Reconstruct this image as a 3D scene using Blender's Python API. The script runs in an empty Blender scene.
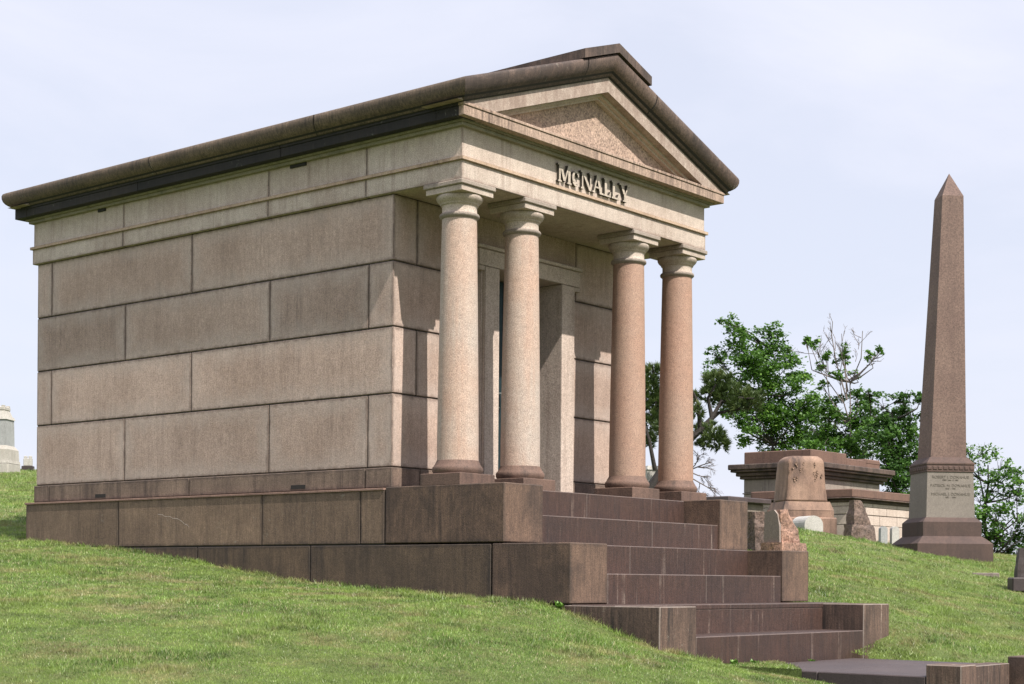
import bpy, math, random
import numpy as np
from mathutils import Vector, Matrix, noise

# ------------------------------------------------------------------ camera, sky, sun, exposure
scene = bpy.context.scene
COL = scene.collection
random.seed(7)
rng = np.random.default_rng(11)

F, CY, YAW, ROLL = 1620.0, 580.6, 0.8818, -0.0076
EYE = Vector((-11.707, -10.304, -0.919))
cam_data = bpy.data.cameras.new('camera')
cam = bpy.data.objects.new('camera', cam_data)
COL.objects.link(cam)
cam_data.sensor_width = 36
cam_data.lens = F * 36 / 1024
cam_data.shift_y = (CY - 342) / 1024
cam_data.clip_end = 6000
fwd = Vector((math.sin(YAW), math.cos(YAW), 0))
rgt = Vector((math.cos(YAW), -math.sin(YAW), 0))
upv = Vector((0, 0, 1))
r2 = rgt * math.cos(ROLL) - upv * math.sin(ROLL)
u2 = rgt * math.sin(ROLL) + upv * math.cos(ROLL)
cam.matrix_world = Matrix(((r2.x, u2.x, -fwd.x, EYE.x), (r2.y, u2.y, -fwd.y, EYE.y), (r2.z, u2.z, -fwd.z, EYE.z), (0, 0, 0, 1)))
scene.camera = cam

SUN_TO = Vector((-0.19, -1.0, 1.27)).normalized()
world = bpy.data.worlds.new('World')
scene.world = world
world.use_nodes = True
nt = world.node_tree
nt.nodes.clear()
wo = nt.nodes.new('ShaderNodeOutputWorld')
bg = nt.nodes.new('ShaderNodeBackground')
sky = nt.nodes.new('ShaderNodeTexSky')
sky.sky_type = 'NISHITA'
sky.sun_disc = False
sky.sun_elevation = math.asin(SUN_TO.z)
sky.sun_rotation = math.atan2(SUN_TO.x, SUN_TO.y)
sky.air_density = 1.0
sky.dust_density = 2.0
sky.ozone_density = 1.5
SKYK = 0.10
bg.inputs['Strength'].default_value = SKYK
tc = nt.nodes.new('ShaderNodeTexCoord')
mp = nt.nodes.new('ShaderNodeMapping')
mp.inputs['Scale'].default_value = (1.0, 1.0, 3.2)
nz = nt.nodes.new('ShaderNodeTexNoise')
nz.inputs['Scale'].default_value = 2.6
nz.inputs['Detail'].default_value = 7
nz.inputs['Roughness'].default_value = 0.55
nz.inputs['Distortion'].default_value = 0.6
rp = nt.nodes.new('ShaderNodeMapRange')
rp.inputs['From Min'].default_value = 0.38
rp.inputs['From Max'].default_value = 0.68
rp.inputs['To Min'].default_value = 0.78
rp.inputs['To Max'].default_value = 1.0
mx = nt.nodes.new('ShaderNodeMix')
mx.data_type = 'RGBA'
# thin high cloud veil (multiplied by the strength), brighter overhead than near the horizon
sx = nt.nodes.new('ShaderNodeSeparateXYZ'); nt.links.new(tc.outputs['Generated'], sx.inputs['Vector'])
zr = nt.nodes.new('ShaderNodeMapRange'); zr.interpolation_type = 'SMOOTHSTEP'
zr.inputs['From Min'].default_value = 0.30; zr.inputs['From Max'].default_value = 0.95
zr.inputs['To Min'].default_value = 1.0; zr.inputs['To Max'].default_value = 1.5
nt.links.new(sx.outputs['Z'], zr.inputs['Value'])
vm = nt.nodes.new('ShaderNodeVectorMath'); vm.operation = 'SCALE'; vm.inputs[0].default_value = (5.5, 5.65, 6.5)
nt.links.new(zr.outputs['Result'], vm.inputs['Scale']); nt.links.new(vm.outputs[0], mx.inputs['B'])
nt.links.new(tc.outputs['Generated'], mp.inputs['Vector'])
nt.links.new(mp.outputs['Vector'], nz.inputs['Vector'])
nt.links.new(nz.outputs['Fac'], rp.inputs['Value'])
nt.links.new(rp.outputs['Result'], mx.inputs['Factor'])
nt.links.new(sky.outputs['Color'], mx.inputs['A'])
nt.links.new(mx.outputs['Result'], bg.inputs['Color'])
nt.links.new(bg.outputs['Background'], wo.inputs['Surface'])

sl = bpy.data.lights.new('sun', 'SUN')
sl.energy = 4.8
sl.angle = math.radians(0.55)
sl.color = (1.0, 0.95, 0.87)
sun = bpy.data.objects.new('sun', sl)
COL.objects.link(sun)
sun.rotation_euler = SUN_TO.to_track_quat('Z', 'Y').to_euler()
sun.location = (0, -20, 30)

scene.view_settings.view_transform = 'Standard'
scene.view_settings.look = 'None'
scene.view_settings.exposure = 0.68
scene.view_settings.gamma = 1
scene.view_settings.use_curve_mapping = False
scene.render.engine = 'CYCLES'
scene.cycles.max_bounces = 6

# ------------------------------------------------------------------ helpers
def ray(u, v):
    a = (u - 512) / F
    b = (CY - v) / F
    rt = a * math.cos(ROLL) + b * math.sin(ROLL)
    up = -a * math.sin(ROLL) + b * math.cos(ROLL)
    return Vector((math.sin(YAW) + rt * math.cos(YAW), math.cos(YAW) - rt * math.sin(YAW), up))

def at(u, v, d):
    return EYE + ray(u, v) * d

class MB:
    """collects polygons, builds ONE mesh object"""
    def __init__(s):
        s.v = []; s.f = []; s.t = []; s.sm = []; s.e = []; s.uv = {}
    def poly(s, pts, tone=0.5, smooth=False):
        n = len(s.v)
        s.v += [tuple(p) for p in pts]
        s.f.append(tuple(range(n, n + len(pts)))); s.t.append(tone); s.sm.append(smooth); s.e.append(0.0)
    def raw(s, vs, fs, tone=0.5, smooth=False, edge=None):
        n = len(s.v)
        s.v += [tuple(p) for p in vs]
        for f in fs:
            s.f.append(tuple(i + n for i in f)); s.t.append(tone); s.sm.append(smooth); s.e.append(0.0)
        if edge is not None:
            for k in range(edge, len(fs)): s.e[-len(fs) + k] = 1.0
    def box(s, x0, x1, y0, y1, z0, z1, c=0.0, tone=None, M=None):
        if tone is None: tone = random.random()
        if x1 < x0: x0, x1 = x1, x0
        if y1 < y0: y0, y1 = y1, y0
        lo = (x0, y0, z0); hi = (x1, y1, z1)
        cn = [(i, j, k) for i in (0, 1) for j in (0, 1) for k in (0, 1)]
        if c <= 0:
            vs = [(hi[0] if i else lo[0], hi[1] if j else lo[1], hi[2] if k else lo[2]) for i, j, k in cn]
            fs = [(0, 1, 3, 2), (4, 6, 7, 5), (0, 4, 5, 1), (2, 3, 7, 6), (0, 2, 6, 4), (1, 5, 7, 3)]
        else:
            vs = []; idx = {}
            for q in cn:
                for ax in range(3):          # vertex lying on the face with normal ax
                    p = []
                    for a in range(3):
                        b = hi[a] if q[a] else lo[a]
                        if a != ax: b += -c if q[a] else c
                        p.append(b)
                    idx[(q, ax)] = len(vs); vs.append(tuple(p))
            fs = []; f0 = len(s.f)
            for ax in range(3):
                o = [a for a in range(3) if a != ax]
                for sd in (0, 1):
                    wu, wv = hi[o[0]] - lo[o[0]], hi[o[1]] - lo[o[1]]
                    s.uv[f0 + len(fs)] = ([(0, 0), (wu, 0), (wu, wv), (0, wv)], [(wu, wv), (0, wv), (0, 0), (wu, 0)])
                    ring = []
                    for (i, j) in ((0, 0), (1, 0), (1, 1), (0, 1)):
                        q = [0, 0, 0]; q[ax] = sd; q[o[0]] = i; q[o[1]] = j
                        ring.append(idx[(tuple(q), ax)])
                    fs.append(tuple(ring))
            for ax in range(3):              # edges along ax
                o = [a for a in range(3) if a != ax]
                for i in (0, 1):
                    for j in (0, 1):
                        qa = [0, 0, 0]; qb = [0, 0, 0]
                        qa[o[0]] = qb[o[0]] = i; qa[o[1]] = qb[o[1]] = j; qb[ax] = 1
                        qa = tuple(qa); qb = tuple(qb)
                        fs.append((idx[(qa, o[0])], idx[(qb, o[0])], idx[(qb, o[1])], idx[(qa, o[1])]))
            for q in cn: fs.append((idx[(q, 0)], idx[(q, 1)], idx[(q, 2)]))
        if M is not None: vs = [tuple(M @ Vector(p)) for p in vs]
        s.raw(vs, fs, tone, False, 6 if c > 0 else None)
    def lathe(s, prof, cx, cy, n=48, tone=0.5, cap=True):
        vs = []
        for r, z in prof:
            for i in range(n):
                a = 2 * math.pi * i / n
                vs.append((cx + r * math.cos(a), cy + r * math.sin(a), z))
        fs = []
        for k in range(len(prof) - 1):
            for i in range(n):
                j = (i + 1) % n
                fs.append((k * n + i, k * n + j, (k + 1) * n + j, (k + 1) * n + i))
        s.raw(vs, fs, tone, True)
        if cap:
            s.poly([vs[i] for i in range(n)][::-1], tone)
            s.poly([vs[(len(prof) - 1) * n + i] for i in range(n)], tone)
    def tube(s, pts, rad, n=6, tone=0.5):
        pts = [Vector(p) for p in pts]
        vs = []
        for i, p in enumerate(pts):
            d = (pts[min(i + 1, len(pts) - 1)] - pts[max(i - 1, 0)])
            if d.length < 1e-6: d = Vector((0, 0, 1))
            d.normalize()
            a = d.cross(Vector((0.31, 0.2, 0.93)))
            if a.length < 1e-3: a = d.cross(Vector((1, 0, 0)))
            a.normalize(); b = d.cross(a)
            r = rad[i] if isinstance(rad, (list, tuple)) else rad
            for k in range(n):
                t = 2 * math.pi * k / n
                vs.append(p + a * (r * math.cos(t)) + b * (r * math.sin(t)))
        fs = [((i) * n + k, i * n + (k + 1) % n, (i + 1) * n + (k + 1) % n, (i + 1) * n + k)
              for i in range(len(pts) - 1) for k in range(n)]
        s.raw(vs, fs, tone, True)
    def build(s, name, mat, parent=None, bevel=0):
        off = parent_loc(parent)
        me = bpy.data.meshes.new(name)
        me.from_pydata([(v[0] - off.x, v[1] - off.y, v[2] - off.z) for v in s.v], [], s.f)
        at_ = me.attributes.new('tone', 'FLOAT', 'FACE')
        at_.data.foreach_set('value', s.t)
        if s.uv:
            for li, nm in ((0, 'near'), (1, 'far')):
                ul = me.uv_layers.new(name=nm)
                dat = np.full((len(me.loops), 2), 5.0, np.float32)
                for fi, q in s.uv.items():
                    ls = me.polygons[fi].loop_start
                    dat[ls:ls + 4] = q[li]
                ul.data.foreach_set('uv', dat.ravel())
        ed_ = me.attributes.new('edge', 'FLOAT', 'FACE')
        ed_.data.foreach_set('value', s.e)
        me.polygons.foreach_set('use_smooth', s.sm)
        me.update()
        import bmesh
        bm = bmesh.new(); bm.from_mesh(me)
        bmesh.ops.recalc_face_normals(bm, faces=bm.faces)
        bm.to_mesh(me); bm.free()
        me.materials.append(mat)
        o = bpy.data.objects.new(name, me)
        COL.objects.link(o)
        if parent is not None: o.parent = parent
        return o

def parent_loc(p):
    v = Vector((0, 0, 0))
    while p is not None:
        v = v + p.location
        p = p.parent
    return v

def tag(o, label=None, cat=None, group=None, kind=None):
    if label: o['label'] = label
    if cat: o['category'] = cat
    if group: o['group'] = group
    if kind: o['kind'] = kind
    return o

def empty(name, loc, label, cat, group=None):
    o = bpy.data.objects.new(name, None)
    COL.objects.link(o)
    o.location = loc
    o.empty_display_size = 0.3
    return tag(o, label, cat, group)

# ------------------------------------------------------------------ materials
def nodes(name):
    m = bpy.data.materials.new(name)
    m.use_nodes = True
    t = m.node_tree
    return m, t, t.nodes['Principled BSDF']

def N(t, kind, **kw):
    n = t.nodes.new(kind)
    for k, v in kw.items():
        if hasattr(n, k): setattr(n, k, v)
        else: n.inputs[k.replace('_', ' ')].default_value = v
    return n

def ramp(t, src, stops):
    r = t.nodes.new('ShaderNodeValToRGB')
    e = r.color_ramp.elements
    e[0].position, e[0].color = stops[0][0], (*stops[0][1], 1) if not isinstance(stops[0][1], float) else (stops[0][1],) * 3 + (1,)
    e[1].position, e[1].color = stops[-1][0], (*stops[-1][1], 1) if not isinstance(stops[-1][1], float) else (stops[-1][1],) * 3 + (1,)
    for p, c in stops[1:-1]:
        q = e.new(p); q.color = (*c, 1) if not isinstance(c, float) else (c, c, c, 1)
    t.links.new(src, r.inputs['Fac'])
    return r.outputs['Color']

def mixc(t, fac, a, b, mode='MIX'):
    m = t.nodes.new('ShaderNodeMix'); m.data_type = 'RGBA'; m.blend_type = mode
    for inp, val in (('Factor', fac), ('A', a), ('B', b)):
        if hasattr(val, 'links'): t.links.new(val, m.inputs[inp])
        elif isinstance(val, (tuple, list)): m.inputs[inp].default_value = (*val, 1)
        else: m.inputs[inp].default_value = val
    return m.outputs['Result']

def stone(name, col, col2, stain, streak=0.5, speck=0.35, speck_scale=90, rough=0.8, bump=0.25, big=0.5,
          white=0.0, streak_scale=9.0, stain_lo=0.5, tonek=0.25, grain=0.0, mottle=0.0, grime=0.0, lichen=0.0, halo=0.0, halocol=(0.40, 0.36, 0.31), rim=0.0, edgecol=(0.03, 0.024, 0.02)):
    """weathered granite: two mineral tones, dark vertical run-off streaks, fine speckle, per-block tone"""
    m, t, b = nodes(name)
    tcn = N(t, 'ShaderNodeTexCoord')
    oi = N(t, 'ShaderNodeObjectInfo')
    add = N(t, 'ShaderNodeVectorMath', operation='ADD')
    sc = N(t, 'ShaderNodeVectorMath', operation='SCALE')
    cmb = N(t, 'ShaderNodeCombineXYZ')
    for k in ('X', 'Y'): t.links.new(oi.outputs['Random'], cmb.inputs[k])
    t.links.new(cmb.outputs['Vector'], sc.inputs[0]); sc.inputs['Scale'].default_value = 37.0
    t.links.new(tcn.outputs['Object'], add.inputs[0]); t.links.new(sc.outputs[0], add.inputs[1])
    P = add.outputs[0]
    def noi(scale, detail=4, rgh=0.6, mapping=None, dist=0.0):
        n = N(t, 'ShaderNodeTexNoise'); n.inputs['Scale'].default_value = scale
        n.inputs['Detail'].default_value = detail; n.inputs['Roughness'].default_value = rgh
        n.inputs['Distortion'].default_value = dist
        if mapping:
            mm = N(t, 'ShaderNodeMapping'); mm.inputs['Scale'].default_value = mapping
            t.links.new(P, mm.inputs['Vector']); t.links.new(mm.outputs['Vector'], n.inputs['Vector'])
        else: t.links.new(P, n.inputs['Vector'])
        return n.outputs['Fac']
    bigf = ramp(t, noi(1.3, 5, 0.6), [(0.35, 0.0), (0.68, 1.0)])
    c = mixc(t, bigf, col, col2)
    # vertical streaks
    s1 = ramp(t, noi(streak_scale, 4, 0.65, (1, 1, 0.05)), [(stain_lo - 0.02, 0.0), (stain_lo + 0.22, 1.0)])
    msk = ramp(t, noi(2.2, 4, 0.6, (1, 1, 0.7)), [(0.35, 0.1), (0.62, 1.0)])
    fac = N(t, 'ShaderNodeMath', operation='MULTIPLY'); t.links.new(s1, fac.inputs[0]); t.links.new(msk, fac.inputs[1])
    fac2 = N(t, 'ShaderNodeMath', operation='MULTIPLY'); t.links.new(fac.outputs[0], fac2.inputs[0]); fac2.inputs[1].default_value = streak
    c = mixc(t, fac2.outputs[0], c, stain)
    if white > 0:
        s2 = ramp(t, noi(13, 3, 0.7, (1, 1, 0.03)), [(0.6, 0.0), (0.72, 1.0)])
        f3 = N(t, 'ShaderNodeMath', operation='MULTIPLY'); t.links.new(s2, f3.inputs[0])
        wm = N(t, 'ShaderNodeMath', operation='MULTIPLY'); wm.inputs[1].default_value = white * 1.3
        t.links.new(ramp(t, noi(3.1, 4, 0.7, (1, 1, 1.6)), [(0.40, 0.1), (0.62, 1.0)]), wm.inputs[0]); t.links.new(wm.outputs[0], f3.inputs[1])
        c = mixc(t, f3.outputs[0], c, (0.42, 0.33, 0.27))
    if mottle > 0:      # dark crusted patches
        f5 = N(t, 'ShaderNodeMath', operation='MULTIPLY'); f5.inputs[1].default_value = mottle
        t.links.new(ramp(t, noi(1.9, 6, 0.7, (1, 1, .8), 0.4), [(0.44, 0.0), (0.60, 1.0)]), f5.inputs[0])
        c = mixc(t, f5.outputs[0], c, stain)
    if grain > 0:
        c = mixc(t, 1.0, c, ramp(t, noi(55, 3, 0.75, (1, 1, 0.09)), [(0.32, 1 - grain), (0.68, 1 + grain)]), 'MULTIPLY')
    # speckle
    n3 = noi(speck_scale, 2, 0.7)
    sp = ramp(t, n3, [(0.30, 1 - speck), (0.5, 1.0), (0.70, 1 + speck * 0.9)])
    c = mixc(t, 1.0, c, sp, 'MULTIPLY')
    n4 = ramp(t, noi(17, 5, 0.7), [(0.25, 0.86), (0.75, 1.12)])
    c = mixc(t, 1.0, c, n4, 'MULTIPLY')
    at_ = N(t, 'ShaderNodeAttribute'); at_.attribute_name = 'tone'
    tn = N(t, 'ShaderNodeMapRange'); tn.inputs['To Min'].default_value = 1 - tonek; tn.inputs['To Max'].default_value = 1 + tonek * 0.7
    t.links.new(at_.outputs['Fac'], tn.inputs['Value'])
    c = mixc(t, 1.0, c, tn.outputs['Result'], 'MULTIPLY')
    if halo > 0 or rim > 0:      # weathering that follows the rim of every block
        mn = None
        for nm in ('near', 'far'):
            uvn = N(t, 'ShaderNodeUVMap'); uvn.uv_map = nm
            sp_ = N(t, 'ShaderNodeSeparateXYZ'); t.links.new(uvn.outputs['UV'], sp_.inputs[0])
            for ax in ('X', 'Y'):
                if mn is None: mn = sp_.outputs[ax]
                else:
                    q = N(t, 'ShaderNodeMath', operation='MINIMUM'); t.links.new(mn, q.inputs[0]); t.links.new(sp_.outputs[ax], q.inputs[1]); mn = q.outputs[0]
        wob = N(t, 'ShaderNodeMath', operation='MULTIPLY_ADD'); t.links.new(noi(4.5, 6, 0.7), wob.inputs[0]); wob.inputs[1].default_value = 0.42; t.links.new(mn, wob.inputs[2])
        if halo > 0:
            hf = N(t, 'ShaderNodeMath', operation='MULTIPLY'); hf.inputs[1].default_value = halo
            t.links.new(ramp(t, wob.outputs[0], [(0.20, 1.0), (0.42, 0.0)]), hf.inputs[0])
            c = mixc(t, hf.outputs[0], c, halocol)
        if rim > 0:
            wob2 = N(t, 'ShaderNodeMath', operation='MULTIPLY_ADD'); t.links.new(noi(9, 5, 0.75, (1, 1, .5)), wob2.inputs[0]); wob2.inputs[1].default_value = 0.11; t.links.new(mn, wob2.inputs[2])
            hf = N(t, 'ShaderNodeMath', operation='MULTIPLY'); hf.inputs[1].default_value = rim
            t.links.new(ramp(t, wob2.outputs[0], [(0.045, 1.0), (0.085, 0.0)]), hf.inputs[0])
            c = mixc(t, hf.outputs[0], c, stain)
    if lichen > 0:      # pale lichen spots
        f6 = N(t, 'ShaderNodeMath', operation='MULTIPLY'); f6.inputs[1].default_value = lichen
        f7 = N(t, 'ShaderNodeMath', operation='MULTIPLY')
        t.links.new(ramp(t, noi(14, 5, 0.8, None, 0.5), [(0.60, 0.0), (0.67, 1.0)]), f7.inputs[0])
        t.links.new(ramp(t, noi(1.7, 3, 0.6), [(0.5, 0.0), (0.62, 1.0)]), f7.inputs[1])
        t.links.new(f7.outputs[0], f6.inputs[0])
        c = mixc(t, f6.outputs[0], c, (0.36, 0.35, 0.29))
    if grime > 0:       # dark lichen line on the arrises of the blocks
        ea = N(t, 'ShaderNodeAttribute'); ea.attribute_name = 'edge'
        gm = N(t, 'ShaderNodeMath', operation='MULTIPLY'); t.links.new(ea.outputs['Fac'], gm.inputs[0])
        gv = ramp(t, noi(6, 4, 0.7), [(0.35, grime * .55), (0.6, grime)])
        t.links.new(gv, gm.inputs[1])
        c = mixc(t, gm.outputs[0], c, edgecol)
    t.links.new(c, b.inputs['Base Color'])
    b.inputs['Roughness'].default_value = rough
    bp = N(t, 'ShaderNodeBump'); bp.inputs['Strength'].default_value = bump; bp.inputs['Distance'].default_value = 0.01
    hmix = N(t, 'ShaderNodeMath', operation='ADD'); t.links.new(n3, hmix.inputs[0]); t.links.new(noi(22, 5, 0.65), hmix.inputs[1])
    t.links.new(hmix.outputs[0], bp.inputs['Height']); t.links.new(bp.outputs['Normal'], b.inputs['Normal'])
    return m

def plain(name, col, rough=0.6, metal=0.0, var=0.15, scale=20):
    m, t, b = nodes(name)
    tcn = N(t, 'ShaderNodeTexCoord')
    n = N(t, 'ShaderNodeTexNoise'); n.inputs['Scale'].default_value = scale; n.inputs['Detail'].default_value = 4
    t.links.new(tcn.outputs['Object'], n.inputs['Vector'])
    c = mixc(t, 1.0, col, ramp(t, n.outputs['Fac'], [(0.3, 1 - var), (0.7, 1 + var)]), 'MULTIPLY')
    t.links.new(c, b.inputs['Base Color'])
    b.inputs['Roughness'].default_value = rough; b.inputs['Metallic'].default_value = metal
    return m

M = {}
M['wall'] = stone('weathered granite', (0.405, 0.298, 0.245), (0.315, 0.224, 0.178), (0.15, 0.104, 0.084), streak=0.42, tonek=0.13, streak_scale=16, grain=.12, grime=.7, lichen=.15, halo=.36, halocol=(0.43, 0.372, 0.338), rim=.85)
M['front'] = stone('pale granite', (0.48, 0.395, 0.34), (0.41, 0.325, 0.275), (0.20, 0.14, 0.11), streak=0.5, tonek=0.06, grain=.08, grime=.5)
M['entab'] = stone('pale frieze granite', (0.475, 0.40, 0.342), (0.395, 0.315, 0.262), (0.15, 0.09, 0.068), streak=0.55, tonek=0.05, streak_scale=10, grain=.08, grime=.6, mottle=.12, rim=.6)
M['band'] = stone('browned band granite', (0.42, 0.31, 0.225), (0.34, 0.235, 0.165), (0.12, 0.075, 0.055), streak=0.7, tonek=0.05, streak_scale=12, grain=.1, grime=.8)
M['column'] = stone('speckled column granite', (0.385, 0.322, 0.275), (0.405, 0.285, 0.22), (0.36, 0.20, 0.135), streak=0.8, speck=0.45, speck_scale=115, tonek=0.02, rough=0.7, bump=0.4, streak_scale=3.5)
M['pink'] = stone('pink column granite', (0.315, 0.212, 0.158), (0.32, 0.188, 0.133), (0.25, 0.138, 0.095), streak=0.6, speck=0.42, speck_scale=115, tonek=0.02, rough=0.7, bump=0.4, streak_scale=3.5)
M['colbase'] = stone('brown column base granite', (0.16, 0.095, 0.07), (0.12, 0.072, 0.055), (0.035, 0.024, 0.02), streak=0.75, tonek=0.25, stain_lo=.42)
M['cap'] = stone('grey capital granite', (0.43, 0.36, 0.305), (0.36, 0.285, 0.235), (0.12, 0.072, 0.055), streak=0.5, tonek=0.4)
M['podium'] = stone('brown podium granite', (0.21, 0.142, 0.095), (0.16, 0.105, 0.07), (0.05, 0.034, 0.027), streak=0.65, tonek=0.15, stain_lo=0.46, grain=.2, mottle=.2, grime=.7, lichen=.3, rim=.8)
M['ledge'] = stone('reddish ledge', (0.26, 0.16, 0.125), (0.20, 0.12, 0.09), (0.06, 0.04, 0.03), streak=0.5)
M['basec'] = stone('stained base course granite', (0.25, 0.175, 0.13), (0.18, 0.122, 0.092), (0.06, 0.04, 0.033), streak=0.8, tonek=0.08, stain_lo=0.44, grain=.15, grime=.6, mottle=.35, rim=.9)
M['streaked'] = stone('streaked cheek granite', (0.115, 0.072, 0.052), (0.08, 0.05, 0.037), (0.016, 0.012, 0.011), streak=0.95, tonek=0.1, stain_lo=0.44, streak_scale=22, grain=.35, white=.8, lichen=.5, grime=.6, edgecol=(0.26, 0.22, 0.19))
M['footing'] = stone('dark footing granite', (0.13, 0.085, 0.053), (0.09, 0.06, 0.04), (0.028, 0.02, 0.017), streak=0.8, tonek=0.12, stain_lo=0.44, grain=.2, mottle=.35, grime=.7, rim=.9)
M['spray'] = stone('carved orange granite', (0.24, 0.15, 0.105), (0.20, 0.12, 0.085), (0.10, 0.06, 0.045), streak=0.5)
M['cheek'] = stone('stained cheek granite', (0.155, 0.095, 0.064), (0.105, 0.064, 0.044), (0.028, 0.019, 0.016), streak=0.7, tonek=0.1, stain_lo=0.48, streak_scale=15, grain=.22, mottle=.55, grime=.4, rim=.5)
M['step'] = stone('dark step granite', (0.038, 0.021, 0.017), (0.056, 0.028, 0.020), (0.022, 0.014, 0.013), streak=0.7, tonek=0.14, white=0.28, rough=0.6, grain=.3, grime=.5, edgecol=(0.15, 0.115, 0.10), streak_scale=20)
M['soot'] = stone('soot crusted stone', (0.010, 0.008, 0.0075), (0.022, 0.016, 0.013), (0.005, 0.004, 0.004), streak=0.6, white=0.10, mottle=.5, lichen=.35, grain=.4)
M['gutter'] = stone('brown stained moulding', (0.10, 0.070, 0.048), (0.14, 0.098, 0.066), (0.020, 0.015, 0.013), streak=0.95, streak_scale=24, tonek=0.15, grain=.45, mottle=.3, lichen=.4)
M['raking'] = stone('brown granite raking moulding', (0.085, 0.054, 0.042), (0.13, 0.088, 0.069), (0.022, 0.016, 0.014), streak=0.9, tonek=0.25, mottle=.6, grain=.35, lichen=.6)
M['cornice'] = stone('brown streaked cornice', (0.37, 0.265, 0.205), (0.28, 0.195, 0.148), (0.075, 0.05, 0.04), streak=0.95, streak_scale=26, stain_lo=.44, tonek=0.05, grain=.3)
M['tymp'] = stone('tympanum granite', (0.36, 0.26, 0.205), (0.29, 0.20, 0.15), (0.15, 0.10, 0.08), streak=0.4, speck=0.6, speck_scale=55, tonek=0.05, bump=0.5)
M['moss'] = stone('mossy soffit stone', (0.22, 0.195, 0.135), (0.27, 0.235, 0.18), (0.07, 0.06, 0.04), streak=0.6)
M['dark'] = plain('joint', (0.02, 0.017, 0.015), 0.9)
M['roof'] = stone('brown roof slabs', (0.15, 0.11, 0.09), (0.11, 0.08, 0.07), (0.04, 0.03, 0.03))
M['bronze'] = plain('weathered bronze door', (0.022, 0.045, 0.052), 0.45, 0.5)
M['glass'] = plain('dark door glass', (0.012, 0.03, 0.04), 0.12)
M['handle'] = plain('bright handle', (0.55, 0.6, 0.58), 0.35, 0.8)
M['redgran'] = stone('red brown granite', (0.18, 0.10, 0.072), (0.13, 0.073, 0.055), (0.04, 0.026, 0.022), streak=0.8, tonek=0.15, rim=.4)
M['obel'] = stone('obelisk granite', (0.155, 0.10, 0.079), (0.125, 0.077, 0.062), (0.08, 0.048, 0.04), streak=0.6, speck_scale=30, tonek=0.05, streak_scale=3, mottle=.2)
M['die'] = stone('grey green die stone', (0.19, 0.162, 0.138), (0.16, 0.137, 0.117), (0.11, 0.09, 0.075), streak=0.4, tonek=0.03)
M['obbase'] = stone('obelisk base granite', (0.095, 0.056, 0.044), (0.07, 0.042, 0.035), (0.03, 0.02, 0.018), streak=0.7, tonek=0.2, rim=.4)
M['tomb'] = stone('tomb granite', (0.27, 0.225, 0.19), (0.20, 0.162, 0.135), (0.07, 0.052, 0.044), streak=0.85, tonek=0.15, rim=.6)
M['orange'] = stone('orange granite', (0.285, 0.180, 0.128), (0.22, 0.13, 0.092), (0.06, 0.037, 0.03), streak=0.95, tonek=0.03, streak_scale=4.5, mottle=.3, stain_lo=.44)
M['rock'] = stone('rough pink rock', (0.36, 0.20, 0.14), (0.20, 0.125, 0.10), (0.05, 0.035, 0.03), streak=0.5, speck=0.6, speck_scale=30, bump=1.0)
M['rockgrey'] = stone('smoothed rock face', (0.24, 0.19, 0.165), (0.19, 0.15, 0.13), (0.09, 0.07, 0.06), streak=0.4)
M['rockdark'] = stone('rough dark rock', (0.16, 0.105, 0.08), (0.09, 0.065, 0.055), (0.03, 0.022, 0.02), streak=0.6, speck=0.6, speck_scale=30, bump=1.0)
M['white'] = stone('white marble', (0.43, 0.41, 0.38), (0.36, 0.34, 0.31), (0.24, 0.22, 0.19), streak=0.5, tonek=0.04)
M['cream'] = stone('cream stone', (0.40, 0.375, 0.335), (0.34, 0.31, 0.27), (0.2, 0.175, 0.15), streak=0.5, tonek=0.04)
M['greystone'] = stone('grey stone', (0.33, 0.335, 0.33), (0.27, 0.27, 0.265), (0.17, 0.17, 0.16), streak=0.4)
M['black'] = stone('dark granite', (0.040, 0.028, 0.028), (0.06, 0.042, 0.04), (0.02, 0.015, 0.015), streak=0.4, rough=0.6)
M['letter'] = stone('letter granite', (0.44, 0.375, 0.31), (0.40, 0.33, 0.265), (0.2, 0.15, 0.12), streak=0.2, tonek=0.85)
M['incise'] = plain('darkened inscription', (0.14, 0.12, 0.10), 0.9)
M['bark'] = stone('bark', (0.034, 0.026, 0.022), (0.024, 0.019, 0.016), (0.015, 0.012, 0.01), streak=0.6, speck_scale=20, bump=1.0)
M['deadwood'] = stone('grey dead wood', (0.19, 0.155, 0.14), (0.14, 0.11, 0.10), (0.07, 0.055, 0.05), streak=0.6, speck_scale=20, bump=1.0)

def leafmat(name, dark, light, yellow, trans=0.35, rough=0.5):
    m, t, b = nodes(name)
    at_ = N(t, 'ShaderNodeAttribute'); at_.attribute_name = 'tone'
    c = ramp(t, at_.outputs['Fac'], [(0.0, dark), (0.75, light), (1.0, yellow)])
    t.links.new(c, b.inputs['Base Color'])
    b.inputs['Roughness'].default_value = rough
    tr = N(t, 'ShaderNodeBsdfTranslucent'); t.links.new(c, tr.inputs['Color'])
    ms = N(t, 'ShaderNodeMixShader'); ms.inputs['Fac'].default_value = trans
    t.links.new(b.outputs[0], ms.inputs[1]); t.links.new(tr.outputs[0], ms.inputs[2])
    out = t.nodes['Material Output']; t.links.new(ms.outputs[0], out.inputs['Surface'])
    return m
M['leaf'] = leafmat('maple leaves', (0.028, 0.072, 0.014), (0.12, 0.25, 0.036), (0.27, 0.42, 0.085), trans=.42)
M['leaf2'] = leafmat('darker maple leaves', (0.02, 0.052, 0.013), (0.08, 0.175, 0.03), (0.17, 0.29, 0.06), trans=.4)
M['needle'] = leafmat('pine needles', (0.022, 0.045, 0.013), (0.095, 0.14, 0.036), (0.20, 0.225, 0.08), trans=0.2)
M['weed'] = leafmat('weed leaves', (0.07, 0.15, 0.02), (0.16, 0.32, 0.05), (0.26, 0.42, 0.09))

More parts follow.
